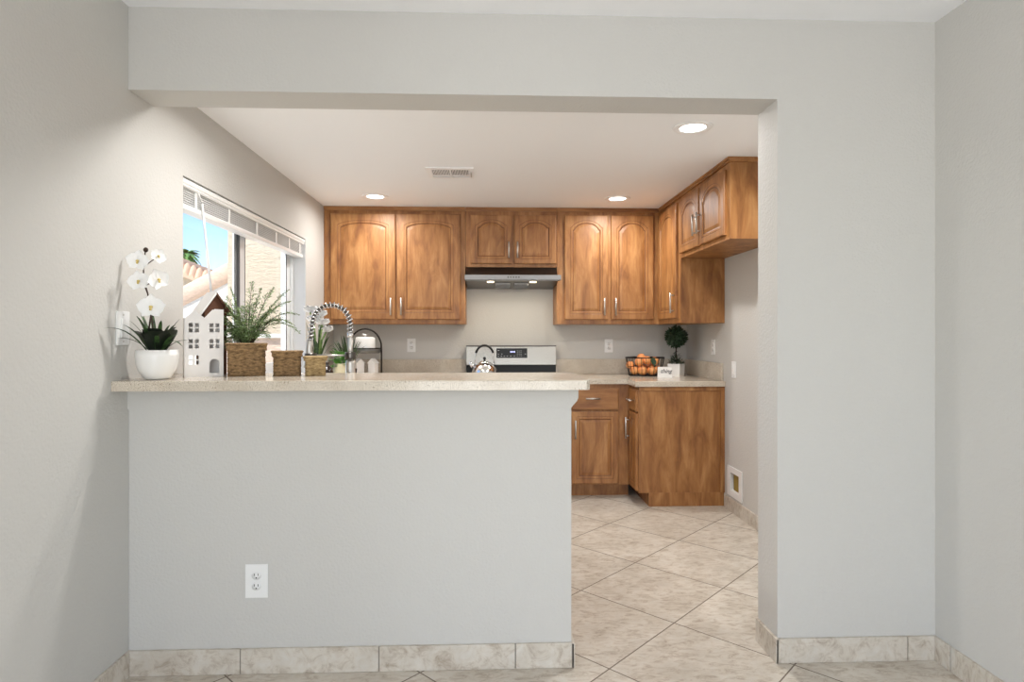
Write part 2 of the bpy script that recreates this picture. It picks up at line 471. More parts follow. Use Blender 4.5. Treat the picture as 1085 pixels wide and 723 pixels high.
# blinds, pulled all the way up
bl = thing('window_blind', 'white horizontal blind raised into a stack at the top of the kitchen window', 'blind', (-1.36, WY0, 1.80))
BO = (-1.36, WY0, 1.80)
by0, by1 = WY0 + .008, WY1 - .008
bm = NB(); box(bm, -1.395, -1.340, by0, by1, 1.905, 1.940, .002)
obj('headrail', bm, 'white', bl, BO)
bm = NB()   # moulded valance
pv = [(-1.340, 1.940), (-1.332, 1.938), (-1.326, 1.930), (-1.327, 1.918), (-1.332, 1.912), (-1.329, 1.906), (-1.334, 1.900), (-1.340, 1.900)]
a = [bm.verts.new((x, by0, z)) for x, z in pv]; b = [bm.verts.new((x, by1, z)) for x, z in pv]
bm.faces.new(a[::-1]); bm.faces.new(b)
for i in range(len(pv)):
    j = (i + 1) % len(pv); bm.faces.new((a[i], a[j], b[j], b[i]))
obj('valance', bm, 'white', bl, BO)
bm = NB(); z = 1.836
while z < 1.897:
    box(bm, -1.392, -1.342, by0 + .006, by1 - .006, z, z + .0030); z += .0100
obj('slats', bm, 'white', bl, BO)
bm = NB(); box(bm, -1.394, -1.338, by0 + .006, by1 - .006, 1.806, 1.830, .005); obj('bottom_rail', bm, 'white', bl, BO)
for yy in (2.86, 3.22, 3.60, 3.92, 4.17, 4.40):
    bm = NB(); box(bm, -1.342, -1.3385, yy - .010, yy + .010, 1.825, 1.902, .001); obj('ladder_tape', bm, 'white', bl, BO)
bm = NB(); tube(bm, [(-1.334, 2.86, 1.915), (-1.331, 2.90, 1.86)], .0035, 8); tube(bm, [(-1.331, 2.90, 1.86), (-1.345, 3.05, 1.36)], .0055, 6)
obj('tilt_wand', bm, 'white', bl, BO)

# ------------------------------------------------------------------ outside the kitchen window
bm = NB(); box(bm, -60, XO, YSL + .16, 90, -.16, -.061); struct('floor_patio', bm, 'conc')
bw = thing('stucco_wing', 'sunlit sand stucco wing of the house seen through the kitchen window', 'house wall', (-2.2, 7.0, -.1))
bm = NB(); box(bm, -2.93, XO + .1, 7.0, 10.5, -.06, 5.2); obj('wall', bm, 'stucco', bw, (-2.2, 7, -.1))
lw = thing('garden_wall', 'low pale stucco wall with a light cap below the sand stucco wing', 'garden wall', (-2.0, 6.2, -.1))
bm = NB(); box(bm, -2.75, XO, 6.1, 6.3, -.06, 1.22); obj('wall', bm, 'stucco_pink', lw, (-2, 6.2, -.1))
bm = NB(); box(bm, -2.78, XO, 6.06, 6.34, 1.22, 1.262, .01); obj('cap', bm, 'stucco_white', lw, (-2, 6.2, -.1))
# rounded sloping stair parapet
sp = thing('stair_parapet', 'rounded pale pink stucco parapet sloping up beside the white outdoor stair', 'parapet', (-4.1, 9.2, -.06))
bm = NB()
P0, P1 = Vector((-4.75, 9.1, 1.62)), Vector((-3.2, 9.1, 2.45))
dd = (P1 - P0).normalized(); nn = Vector((-dd.z, 0, dd.x))
ringA, ringB = [], []
for k in range(12):
    t = 2 * PI * k / 12
    off = nn * (0.14 * math.copysign(abs(math.sin(t)) ** .6, math.sin(t))) + Vector((0, 1, 0)) * (0.15 * math.copysign(abs(math.cos(t)) ** .6, math.cos(t)))
    ringA.append(bm.verts.new(P0 + off)); ringB.append(bm.verts.new(P1 + off))
for k in range(12):
    f = bm.faces.new((ringA[k], ringA[(k + 1) % 12], ringB[(k + 1) % 12], ringB[k])); f.smooth = True
bm.faces.new(ringA); bm.faces.new(ringB)
obj('coping', bm, 'stucco_pink', sp, (-4.1, 9.2, -.06))
bm = NB()
q = [(-4.65, -.05), (-3.2, -.05), (-3.2, 2.36), (-4.65, 1.58)]
a = [bm.verts.new((x, 9.0, z)) for x, z in q]; b = [bm.verts.new((x, 9.2, z)) for x, z in q]
bm.faces.new(a); bm.faces.new(b[::-1])
for i in range(4): bm.faces.new((a[i], b[i], b[(i + 1) % 4], a[(i + 1) % 4]))
obj('wall', bm, 'stucco_white', sp, (-4.1, 9.2, -.06))
# neighbour's house
nh = thing('neighbour_house', 'neighbouring house with clay tile roof and cream wall seen through the window', 'house', (-9, 17, -.1))
NO = (-9, 17, -.1)
def roofz(x): return 2.85 - .394 * (x + 7.82)
bm = NB(); q = [(-12.5, -.06), (-6.0, -.06), (-6.0, roofz(-6.0) - .06), (-12.5, roofz(-12.5) - .06)]
a = [bm.verts.new((x, 16.6, z)) for x, z in q]; b = [bm.verts.new((x, 17.3, z)) for x, z in q]
bm.faces.new(a); bm.faces.new(b[::-1])
for i in range(4): bm.faces.new((a[i], b[i], b[(i + 1) % 4], a[(i + 1) % 4]))
obj('wall', bm, 'stucco', nh, NO)
bm = NB(); box(bm, -7.95, -7.35, 16.55, 16.62, 1.2, 2.1, .01); wf = obj('window', bm, 'frame', nh, NO)
bm = NB(); box(bm, -7.89, -7.41, 16.53, 16.56, 1.26, 2.04); obj('pane', bm, 'galv', wf, NO)
bm = NB()   # roof: rows of barrel tiles, eave along x, ridge behind; slopes down to the right (hip)
def roofpt(u, v): x = -12.8 + 7.2 * u; return Vector((x, 16.2 + 1.2 * v, roofz(x) - .08 + .26 * min(1, v * 8)))
nrow = 46
for i in range(nrow):
    u0 = i / nrow; u1 = (i + 1) / nrow
    A = [roofpt(u0 + (u1 - u0) * k / 6, 0) + Vector((0, 0, .09 * math.sin(PI * k / 6))) for k in range(7)]
    B = [roofpt(u0 + (u1 - u0) * k / 6, .125) + Vector((0, 0, .09 * math.sin(PI * k / 6))) for k in range(7)]
    vt_ = [bm.verts.new(roofpt(u0 + (u1 - u0) * k / 6, 1) + Vector((0, 0, .09 * math.sin(PI * k / 6)))) for k in range(7)]
    va = [bm.verts.new(p) for p in A]; vb = [bm.verts.new(p) for p in B]; vc = [bm.verts.new(roofpt(u0 + (u1 - u0) * k / 6, 0) - Vector((0, 0, .05))) for k in range(7)]
    for k in range(6):
        bm.faces.new((vb[k], vb[k + 1], vt_[k + 1], vt_[k])); bm.faces.new((va[k], va[k + 1], vb[k + 1], vb[k])); bm.faces.new((vc[k], vc[k + 1], va[k + 1], va[k]))
obj('roof', bm, 'rooftile', nh, NO)
# palm
pt = thing('palm_tree', 'distant palm tree rising above the clay tile roof outside the window', 'palm tree', (-29, 60, -.1))
bm = NB(); tube(bm, [(0, 0, 0), (.2, 0, 4.5), (0, 0, 9.2)], [.28, .2, .16], 10); obj('trunk', bm, 'bark', pt)
bm = NB()
for i in range(34):
    az = 2 * PI * i / 34 * 2.4; el = random.uniform(-.5, 1.2); L = random.uniform(1.2, 1.7)
    prev = None
    for k in range(7):
        t = k / 6; r = L * t * math.cos(el * (1 - .3 * t)); zz = 9.2 + L * t * math.sin(el) - 0.9 * t * t
        wd = .22 * math.sin(PI * min(.98, t * .9 + .08)) + .02
        c = Vector((r * math.cos(az), r * math.sin(az), zz)); s_ = Vector((-math.sin(az), math.cos(az), 0)) * wd
        cur = (bm.verts.new(c - s_ - Vector((0, 0, wd * .4))), bm.verts.new(c), bm.verts.new(c + s_ - Vector((0, 0, wd * .4))))
        if prev:
            bm.faces.new((prev[0], cur[0], cur[1], prev[1])); bm.faces.new((prev[1], cur[1], cur[2], prev[2]))
        prev = cur
obj('fronds', bm, 'palm', pt)

# ------------------------------------------------------------------ ceiling fittings
def downlight(x, y, label, power=CAN_POWER):
    t = thing('recessed_downlight', label, 'ceiling light', (x, y, ZK), group='recessed lights in the kitchen ceiling')
    bm = NB(); lathe(bm, [(.062, -.0005), (.066, -.006), (.092, -.006), (.096, -.003), (.097, 0.0005), (.062, 0.0005)], seg=40); obj('trim_ring', bm, 'trimwhite', t)
    bm = NB(); lathe(bm, [(0, -.003), (.062, -.003), (.063, 0.0), (0, 0.0)], seg=32, smooth=False); obj('diffuser', bm, 'can', t)
    lamp('downlight_lamp', 'AREA', (0, 0, -.012), power, (1, .98, .958), t, shape='DISK', size=.12, spread=R(168))
downlight(1.012, 3.013, 'largest lit round recessed light, near the right end of the header beam', CAN_FRONT)
downlight(.970, 4.602, 'lit round recessed light above the right upper wall cabinets')
downlight(-.846, 4.602, 'lit round recessed light above the left pair of wall cabinets')
downlight(-.66, 2.64, 'round recessed light behind the beam, above the window end of the bar', CAN_BAR)

vt = thing('ceiling_vent', 'white rectangular slotted air register in the kitchen ceiling', 'air vent', (-.243, 3.91, ZK))
vw, vd = .148, .125
bm = NB()
box(bm, -vw, vw, -vd, -vd + .035, -.008, 0); box(bm, -vw, vw, vd - .035, vd, -.008, 0)
box(bm, -vw, -vw + .03, -vd + .0352, vd - .0352, -.008, 0); box(bm, vw - .03, vw, -vd + .0352, vd - .0352, -.008, 0)
box(bm, -.006, .006, -vd + .03, vd - .03, -.008, 0); box(bm, -vw + .03, vw - .03, vd - .075, vd - .060, -.008, 0)
obj('frame', bm, 'trimwhite', vt)
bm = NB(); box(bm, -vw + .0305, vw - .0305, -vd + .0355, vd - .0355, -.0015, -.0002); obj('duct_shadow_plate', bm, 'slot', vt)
bm = NB()
for i in range(26):
    x = -vw + .034 + i * (2 * vw - .068) / 25
    box(bm, x - .0022, x + .0022, -vd + .034, vd - .074, -.0075, -.002)
obj('louvres', bm, 'trimwhite', vt)
bm = NB(); box(bm, vw - .022, vw - .014, -.05, .05, -.018, -.008, .002); obj('damper_lever', bm, 'nickel', vt)

# ------------------------------------------------------------------ outlets and switches (front faces local -y)
def outlet(loc, rz, label, w_=.072, h_=.116, duplex=True, group='wall plates'):
    t = thing('wall_outlet' if duplex else 'wall_switch', label, 'outlet' if duplex else 'light switch', loc, rz)
    bm = NB(); box(bm, -w_ / 2, w_ / 2, -.005, -.0003, -h_ / 2, h_ / 2, .002); obj('cover_plate', bm, 'white', t)
    if duplex:
        for s in (-1, 1):
            bm = NB()
            zc = s * .0195
            lathe(bm, [(0, 0), (.0165, 0), (.0165, .0022), (0, .0022)], seg=24)
            xform(bm, Matrix.Translation((0, -.0050, zc)) @ Matrix.Rotation(R(90), 4, 'X') @ Matrix.Diagonal((1, .85, 1, 1)))
            rr = obj('receptacle', bm, 'white', t)
            bm = NB()
            for sx in (-1, 1): box(bm, sx * .0065 - .0012, sx * .0065 + .0012, -.0078, -.0066, zc + .001, zc + .009)
            lathe(bm, [(0, 0), (.0026, 0), (.0026, .001), (0, .001)], 0, 0, 0, 10)
            vs = [v for v in bm.verts][16:]
            xform(bm, Matrix.Translation((0, -.0068, zc - .0065)) @ Matrix.Rotation(R(90), 4, 'X'), vs)
            obj('slots', bm, 'slot', rr)
    else:
        bm = NB(); box(bm, -.0165, .0165, -.009, -.005, -.033, .033, .002); obj('rocker', bm, 'white', t)
        for s in (-1, 1):
            bm = NB(); xyl(bm, (0, -.0062, s * .048), (0, -.004, s * .048), .003, 10); obj('screw', bm, 'nickel', t)
    return t
outlet((-.858, YP0, .341), 0, 'white duplex outlet low on the half wall under the bar', .082, .124)
outlet((-.663, YB, 1.162), 0, 'white duplex outlet on the back wall left of the range')
outlet((1.037, YB, 1.157), 0, 'white duplex outlet on the back wall right of the range')
outlet((XR, 4.641, 1.157), R(-90), 'white duplex outlet on the right wall beside the topiary')
outlet((XR, 4.243, 1.006), R(-90), 'white wall switch past the end of the counter on the right wall', duplex=False)
outlet((XL, 2.265, 1.275), R(90), 'white wall plate on the left wall behind the orchid', .078, .122, duplex=False)

# recessed valve box in the refrigerator niche
vb = thing('recessed_wall_box', 'white framed recessed box low on the right wall with tan inside', 'wall box', (XR, (BY0 + BY1) / 2, (BZ0 + BZ1) / 2), R(-90))
hw, hh = (BY1 - BY0) / 2, (BZ1 - BZ0) / 2
bm = NB(); o_ = .052
for x0, x1, z0, z1 in ((-hw - o_, -hw, -hh - .042, hh + .042), (hw, hw + o_, -hh - .042, hh + .042), (-hw, hw, -hh - .042, -hh), (-hw, hw, hh, hh + .042)):
    box(bm, x0, x1, -.008, -.0003, z0, z1, .002)
obj('frame', bm, 'white', vb)
bm = NB(); e = .001
box(bm, -hw + e, -hw + .004, 0, .08, -hh + e, hh - e); box(bm, hw - .004, hw - e, 0, .08, -hh + e, hh - e)
box(bm, -hw + .004, hw - .004, 0, .08, -hh + e, -hh + .004); box(bm, -hw + .004, hw - .004, 0, .08, hh - .004, hh - e)
box(bm, -hw + e, hw - e, .08, .084, -hh + e, hh - e)
obj('box_liner', bm, 'white', vb)
bm = NB(); box(bm, -hw + .030, hw - .006, .006, .075, -hh + .006, hh - .006, .002); obj('valve_plate', bm, 'valve', vb)

# ------------------------------------------------------------------ cabinets
def arch_loop(cx, hw, zb, zs, rise, sh, n=18):
    """closed loop: bottom-left, bottom-right, then the arched top right->left; sh = flat shoulder width"""
    L = [(cx - hw, zb), (cx + hw, zb)]
    if rise <= 0:
        for i in range(n + 1): L.append((cx + hw - 2 * hw * i / n, zs))
        return L
    L.append((cx + hw, zs))
    ww = hw - sh
    for i in range(1, n):
        t = (i - 1) / (n - 2); a = 1 - 2 * t
        th_ = R(58); x = ww * a; zz = zs + .12 * rise + .88 * rise * (1 - abs(a) ** 2.3) ** .82
        L.append((cx + x, zz))
    L.append((cx - hw, zs))
    return L

def pull(parent, x, z, L, vertical=True, y=-.021):
    bm = NB(); r = .0064; so = .028
    if vertical:
        tube(bm, [(x, y - so, z - L / 2), (x, y - so, z + L / 2)], r, 10)
        for s in (-1, 1): tube(bm, [(x, y, z + s * (L / 2 - .018)), (x, y - so, z + s * (L / 2 - .018))], .0045, 8)
    else:
        tube(bm, [(x - L / 2, y - so, z), (x + L / 2, y - so, z)], r, 10)
        for s in (-1, 1): tube(bm, [(x + s * (L / 2 - .018), y, z), (x + s * (L / 2 - .018), y - so, z)], .0045, 8)
    return obj('handle', bm, 'nickel', parent, label='brushed nickel bar handle')

def door(parent, x0, x1, z0, z1, rise=.0, shoulder=.0, hx=None, hz=None, hl=.135, border=.062, name='door', horiz=False):
    bm = NB(); n = 18; w_ = x1 - x0; cx = (x0 + x1) / 2
    th = .020; y0 = -th
    ch = .006
    zs = z1 - border - rise
    def loop(hw, zb, zt, rs, y, shd=shoulder): return [bm.verts.new((x, y, z)) for x, z in arch_loop(cx, hw, zb, zt, rs, shd, n)]
    def rect(e, y):
        hw = w_ / 2 - e; L = [(cx - hw, z0 + e), (cx + hw, z0 + e)]
        for i in range(n + 1): L.append((cx + hw - 2 * hw * i / n, z1 - e))
        return [bm.verts.new((x, y, z)) for x, z in L]
    b = border
    loops = [rect(0, 0), rect(0, y0 + ch), rect(.002, y0 + .002), rect(.0065, y0)]
    mats = [0, 0, 0]
    if name == 'drawer':
        loops += [rect(.012, y0)]; mats += [0]
        allm = mats
    else:
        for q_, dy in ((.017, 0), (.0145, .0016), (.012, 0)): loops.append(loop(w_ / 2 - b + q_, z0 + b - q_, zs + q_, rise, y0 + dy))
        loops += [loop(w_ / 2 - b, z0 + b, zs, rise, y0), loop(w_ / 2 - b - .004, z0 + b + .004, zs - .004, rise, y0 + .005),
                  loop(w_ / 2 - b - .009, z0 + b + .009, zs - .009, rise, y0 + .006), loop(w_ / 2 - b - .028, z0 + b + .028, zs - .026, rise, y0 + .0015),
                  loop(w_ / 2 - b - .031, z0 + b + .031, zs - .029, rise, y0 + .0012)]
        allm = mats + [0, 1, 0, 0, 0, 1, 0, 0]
    N = n + 3
    for li in range(len(loops) - 1):
        A, B = loops[li], loops[li + 1]
        for k in range(N):
            k2 = (k + 1) % N
            f = bm.faces.new((A[k], A[k2], B[k2], B[k])); f.material_index = allm[li]
    f = bm.faces.new(loops[-1]); f.material_index = 0
    bm.faces.new(loops[0][::-1])
    bmesh.ops.remove_doubles(bm, verts=bm.verts, dist=1e-5)
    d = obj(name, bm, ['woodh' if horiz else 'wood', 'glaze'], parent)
    if hx is not None: pull(d, hx, hz, hl, vertical=(name == 'door'))
    return d

def rail_profile(bm, x0, x1, ydepth, z, ends=(0, 0)):
    """top rail / small crown along the front of an upper cabinet"""
    box(bm, x0, x1, -.010, ydepth, z - .030, z - .012, .003); box(bm, x0, x1, -.016, ydepth, z - .013, z, .003)

ZU0, ZU1 = 1.338, ZK - .001
def upper(name, label, loc, rz, W, H, D, group='upper wall cabinets', crown_ext=0.0):
    t = thing(name, label, 'cabinet', loc, rz, group)
    bm = NB(); box(bm, .0008, W - .0008, 0, D, 0, H - .030, .0015); obj('body', bm, 'wood', t)
    bm = NB(); rail_profile(bm, 0.0003, W - .0003 + crown_ext, D, H); obj('crown_moulding', bm, 'woodh', t)
    return t
UD = YB - 4.97 - .001
H = ZU1 - ZU0
# 1: left double
t = upper('wall_cabinet', 'wide two door wall cabinet in the left corner, above the tiered tray', (XL + .001, 4.97, ZU0), 0, 1.131, H, UD)
def px(X): return X - (XL + .001)
door(t, px(-1.266), px(-.750), .036, H - .058, .036, .006, px(-.750) - .035, .14, .14, .072)
door(t, px(-.737), px(-.229), .036, H - .058, .036, .006, px(-.737) + .035, .14, .14, .072)
# 2: over the hood
x0 = -.190; t = upper('wall_cabinet', 'short two door wall cabinet directly above the range hood', (x0, 4.97, 1.80), 0, .741, ZU1 - 1.80, UD)
H2 = ZU1 - 1.80
door(t, -.148 - x0, .184 - x0, .026, H2 - .062, .045, .016, .184 - x0 - .024, .135, .13, .055)
door(t, .206 - x0, .544 - x0, .026, H2 - .062, .045, .016, .206 - x0 + .024, .135, .13, .055)
# 3: right double (runs to the corner)
x0 = .552; t = upper('wall_cabinet', 'tall two door wall cabinet between the range hood and the corner', (x0, 4.97, ZU0), 0, 1.392 - x0, H, UD)
door(t, .613 - x0, .969 - x0, .036, H - .058, .060, .010, .969 - x0 - .035, .14, .14)
door(t, .991 - x0, 1.341 - x0, .036, H - .058, .060, .010, .991 - x0 + .035, .14, .14)
# 4: single door on the right wall (local x runs toward the camera)
XF = 1.395
L4 = YB - .002 - 4.415
t = upper('wall_cabinet', 'single door wall cabinet on the right wall, reaching down to counter height', (XF, YB - .002, ZU0), R(-90), L4, H, XR - XF - .001)
yy = lambda Y: (YB - .002) - Y
door(t, yy(4.945), yy(4.475), .036, H - .058, .070, .010, yy(4.475) - .035, .15, .15)
# 5: over the refrigerator niche
L5 = 4.413 - 3.50
t = upper('wall_cabinet', 'short two door wall cabinet over the empty refrigerator space, nearest the opening', (XF, 4.413, 1.808), R(-90), L5, ZU1 - 1.808, XR - XF - .001, crown_ext=.010)
H5 = ZU1 - 1.808; yy = lambda Y: 4.413 - Y
door(t, yy(4.385), yy(3.990), .030, H5 - .062, .056, .016, yy(3.990) - .028, .17, .14, .055)
door(t, yy(3.965), yy(3.550), .030, H5 - .062, .056, .016, yy(3.965) + .028, .17, .14, .055)

# ---- base cabinets
ZC0, ZC1 = .875, .914
def base(name, label, loc, rz, W, D, toe=.075, hollow=False, group='base cabinets'):
    t = thing(name, label, 'cabinet', loc, rz, group)
    bm = NB()
    if hollow:
        zt = ZC0 - .001
        box(bm, .0008, W - .0008, 0, D, .1, .70); box(bm, .0008, W - .0008, 0, .018, .70, zt); box(bm, .0008, W - .0008, D - .018, D, .70, zt)
        box(bm, .0008, .018, .018, D - .018, .70, zt); box(bm, W - .018, W - .0008, .018, D - .018, .70, zt)
    else: box(bm, .0008, W - .0008, 0, D, .1, ZC0 - .001, .0015)
    obj('body', bm, 'wood', t)
    bm = NB(); box(bm, .0008, W - .0008 , toe, D, 0.0005, .1); obj('toe_kick', bm, 'wood', t)
    return t
x0 = .573
t = base('base_cabinet', 'base cabinet right of the range with one drawer over one door', (x0, 4.68, 0), 0, 1.0865 - x0, YB - 4.68 - .001)
door(t, .650 - x0 - .02, .992 - x0, .678, .842, hx=.79 - x0, hz=.765, hl=.11, name='drawer', horiz=True)
door(t, .650 - x0 - .02, .992 - x0, .112, .664, 0, 0, .650 - x0 + .008, .53, .14, .055)
# right run; its side panel faces the camera
XC = 1.088; LR = YB - .002 - 4.425
t = base('base_cabinet', 'base cabinet ending the right counter, its wide wooden side facing the dining room', (XC, YB - .002, 0), R(-90), LR, XR - XC - .001)
yy = lambda Y: (YB - .002) - Y
door(t, yy(4.655), yy(4.445), .690, .850, hx=yy(4.55), hz=.765, hl=.10, name='drawer', horiz=True)
door(t, yy(4.655), yy(4.445), .112, .676, 0, 0, yy(4.625), .545, .16, .045)
bm = NB(); W = XR - XC - .001
box(bm, LR, LR + .012, W - .030, W, .1, ZC0 - .002, .002); box(bm, LR, LR + .010, .002, W - .031, ZC0 - .030, ZC0 - .002, .002)
box(bm, LR, LR + .004, .002, .016, .1, ZC0 - .031, .001)
obj('side_panel_trim', bm, 'wood', t)
# left of the range, left run under the window, peninsula (mostly hidden behind the bar)
x0 = -.69; t = base('base_cabinet', 'base cabinet left of the range, hidden behind the bar', (x0, 4.68, 0), 0, -.195 - x0, YB - 4.68 - .001)
door(t, .03, .465, .678, .842, hx=.25, hz=.765, hl=.11, name='drawer', horiz=True); door(t, .03, .465, .112, .664, 0, 0, .43, .53, .14, .055)
t = base('base_cabinet', 'long base cabinet under the kitchen window, hidden behind the bar', (-.72, 3.09, 0), R(90), 4.675 - 3.09, -.72 - XL - .001)
for k in range(3):
    a_ = .03 + k * .515; door(t, a_, a_ + .49, .678, .842, hx=a_ + .245, hz=.765, hl=.11, name='drawer', horiz=True); door(t, a_, a_ + .49, .112, .664, 0, 0, a_ + .455, .53, .14, .055)
t = base('base_cabinet', 'sink base cabinet on the kitchen side of the half wall', (.295, 3.075, 0), R(180), .295 + .718, 3.075 - YP1 - .003, hollow=True)
for k in range(2):
    a_ = .03 + k * .485; door(t, a_, a_ + .465, .112, .842, 0, 0, a_ + (.43 if k == 0 else .035), .66, .14, .055)

# ------------------------------------------------------------------ worktops
def slab_poly(bm, pts, z0, z1, bev=.003):
    lo = [bm.verts.new((x, y, z0)) for x, y in pts]; hi = [bm.verts.new((x, y, z1)) for x, y in pts]
    bm.faces.new(lo[::-1]); f = bm.faces.new(hi)
    for i in range(len(pts)):
        j = (i + 1) % len(pts); bm.faces.new((lo[i], lo[j], hi[j], hi[i]))
    bmesh.ops.bevel(bm, geom=list(f.edges), offset=bev, segments=2, affect='EDGES', profile=.6)
# raised bar top
bm = NB(); slab_poly(bm, [(XL + .0005, 2.20), (.352, 2.20), (.363, 2.206), (.367, 2.218), (.367, 2.60), (.352, 2.65), (XL + .0005, 2.65)], 1.0525, 1.0885, .004)
bar = obj('bar_top', bm, 'quartz'); tag(bar, 'long speckled beige quartz bar top on the half wall', 'countertop')
# right L-shaped counter with its backsplash
rc = thing('countertop', 'speckled quartz counter right of the range, wrapping the corner to the right wall', 'countertop', (1.3, 4.9, ZC0)); RO = (1.3, 4.9, ZC0)
bm = NB(); slab_poly(bm, [(.572, 4.65), (1.058, 4.65), (1.058, 4.400), (XR - .0005, 4.400), (XR - .0005, YB - .0005), (.572, YB - .0005)], ZC0, ZC1, .004); obj('slab', bm, 'quartz', rc, RO)
bm = NB(); box(bm, .572, XR - .0205, YB - .020, YB - .0006, ZC1, 1.043, .002); box(bm, XR - .020, XR - .0006, 4.440, YB - .0006, ZC1, 1.043, .002); tag(obj('backsplash', bm, 'quartz'), 'speckled quartz backsplash strip turning the right corner behind the oranges and topiary', 'backsplash')
# left U-shaped counter
lc = thing('countertop', 'speckled quartz counter from the left of the range round under the window to the sink', 'countertop', (-.7, 4.0, ZC0)); LO = (-.7, 4.0, ZC0)
bm = NB()
box(bm, XL + .0005, -.196, 4.65, YB - .0005, ZC0, ZC1, .003); box(bm, XL + .0005, -.69, 3.11, 4.65, ZC0, ZC1, .003)
SX0, SX1, SY0, SY1 = -.62, -.02, 2.80, 3.05
box(bm, XL + .0005, SX0, YP1 + .0055, 3.11, ZC0, ZC1); box(bm, SX1, .30, YP1 + .0055, 3.11, ZC0, ZC1)
box(bm, SX0, SX1, YP1 + .0055, SY0, ZC0, ZC1); box(bm, SX0, SX1, SY1, 3.11, ZC0, ZC1)
obj('slab', bm, 'quartz', lc, LO)
bm = NB(); box(bm, XL + .0206, -.196, YB - .020, YB - .0006, ZC1, 1.043, .002); tag(obj('backsplash', bm, 'quartz'), 'speckled quartz backsplash strip on the back wall left of the range', 'backsplash')

# ------------------------------------------------------------------ range
RX0, RX1 = -.190, .569
rg = thing('range', 'stainless steel electric range with black glass cooktop and control backguard', 'stove', ((RX0 + RX1) / 2, 4.95, 0)); GO = ((RX0 + RX1) / 2, 4.95, 0)
bm = NB(); box(bm, RX0, RX1, 4.66, 5.27, .03, .905, .003); obj('body', bm, 'steel', rg, GO)
bm = NB(); box(bm, RX0 + .002, RX1 - .002, 4.63, 5.215, .905, .920, .004); obj('cooktop', bm, 'blackglass', rg, GO)
for (bx, by, br) in ((0.0, 4.79, .1), (.38, 4.79, .085), (0.0, 5.05, .075), (.38, 5.05, .1)):
    bm = NB(); lathe(bm, [(br, 0), (br + .003, 0), (br + .003, .0004), (br, .0004)], bx, by, .9202, 40); obj('burner_ring', bm, 'galv', rg, GO)
bm = NB(); box(bm, RX0 + .02, RX1 - .02, 4.630, 4.662, .22, .80, .006); dr = obj('door', bm, 'steel', rg, GO)
bm = NB(); box(bm, RX0 + .12, RX1 - .12, 4.627, 4.631, .33, .66, .001); obj('pane', bm, 'blackglass', dr, GO)
bm = NB(); tube(bm, [(RX0 + .06, 4.585, .76), (RX1 - .06, 4.585, .76)], .012, 12)
for x in (RX0 + .09, RX1 - .09): tube(bm, [(x, 4.585, .76), (x, 4.632, .76)], .009, 8)
obj('handle', bm, 'nickel', dr, GO)
bm = NB(); box(bm, RX0 + .02, RX1 - .02, 4.635, 4.662, .06, .205, .006); obj('drawer', bm, 'steel', rg, GO)
bm = NB(); box(bm, RX0, RX1, 5.200, 5.272, .905, .996, .002); obj('backguard_base', bm, 'black', rg, GO)
BT = Matrix.Translation((0, 5.178, .996)) @ Matrix.Rotation(R(-7), 4, 'X') @ Matrix.Translation((0, -5.178, -.996))
bm = NB(); box(bm, RX0 - .003, RX1 + .003, 5.178, 5.245, .996, 1.155, .005); xform(bm, BT); bgd = obj('backguard', bm, 'steel', rg, GO)
bm = NB(); box(bm, RX0 - .003, RX1 + .003, 5.172, 5.248, 1.155, 1.163, .002); xform(bm, BT); obj('backguard_cap', bm, 'darksteel', rg, GO)
bm = NB(); box(bm, .063, .324, 5.1755, 5.180, 1.056, 1.138, .001); xform(bm, BT); cp = obj('control_panel', bm, 'blackglass', rg, GO)
bm = NB()
for i, x in enumerate((.180, .190, .203, .213)): box(bm, x, x + .007, 5.1748, 5.1757, 1.102, 1.114)
box(bm, .1985, .2005, 5.1748, 5.1757, 1.1045, 1.1065); box(bm, .1985, .2005, 5.1748, 5.1757, 1.1095, 1.1115)
xform(bm, BT); obj('clock_digits', bm, 'led', cp, GO)
keys = [(.238 + c_ * .016, .005, 1.070 + r_ * .015) for r_ in range(4) for c_ in range(3)] + [(x, .010, 1.070) for x in (.075, .100, .125, .150, .180, .21)] + [(x, .009, 1.088) for x in (.075, .105, .303)] + [(.075, .012, 1.118)]
for x, wk, z in keys:
    bm = NB(); box(bm, x, x + wk, 5.1748, 5.1757, z, z + .0025); xform(bm, BT); obj('key_mark', bm, 'white', cp, GO)

# ------------------------------------------------------------------ range hood
hd = thing('range_hood', 'slim stainless under-cabinet range hood with two lit lamps', 'range hood', (.18, 5.0, 1.64)); HO = (.18, 5.0, 1.64)
HX0, HX1 = -.187, .549
bm = NB()
ps = [(5.278, 1.799), (4.975, 1.799), (4.955, 1.775), (4.90, 1.7245), (4.90, 1.70), (5.278, 1.66)]
a = [bm.verts.new((HX0, y, z)) for y, z in ps]; b = [bm.verts.new((HX1, y, z)) for y, z in ps]
bm.faces.new(a); bm.faces.new(b[::-1])
for i in range(len(ps)):
    j = (i + 1) % len(ps); bm.faces.new((a[i], b[i], b[j], a[j]))
obj('body', bm, 'darksteel', hd, HO)
bm = NB(); box(bm, HX0 - .003, HX1 + .018, 4.800, 4.905, 1.684, 1.722, .003); lip = obj('front_lip', bm, 'hoodsteel', hd, HO)
bm = NB()
for i in range(5): xyl(bm, (.15 + i * .021, 4.8008, 1.703), (.15 + i * .021, 4.796, 1.703), .0065, 14)
obj('buttons', bm, 'darksteel', lip, HO)
bm = NB()
ps = [(5.27, 1.660), (4.81, 1.684), (4.81, 1.676), (5.27, 1.645)]
a = [bm.verts.new((HX0 + .004, y, z)) for y, z in ps]; b = [bm.verts.new((HX1 - .004, y, z)) for y, z in ps]
bm.faces.new(a); bm.faces.new(b[::-1])
for i in range(4): bm.faces.new((a[i], b[i], b[(i + 1) % 4], a[(i + 1) % 4]))
obj('underside', bm, 'darksteel', hd, HO)
bm = NB()
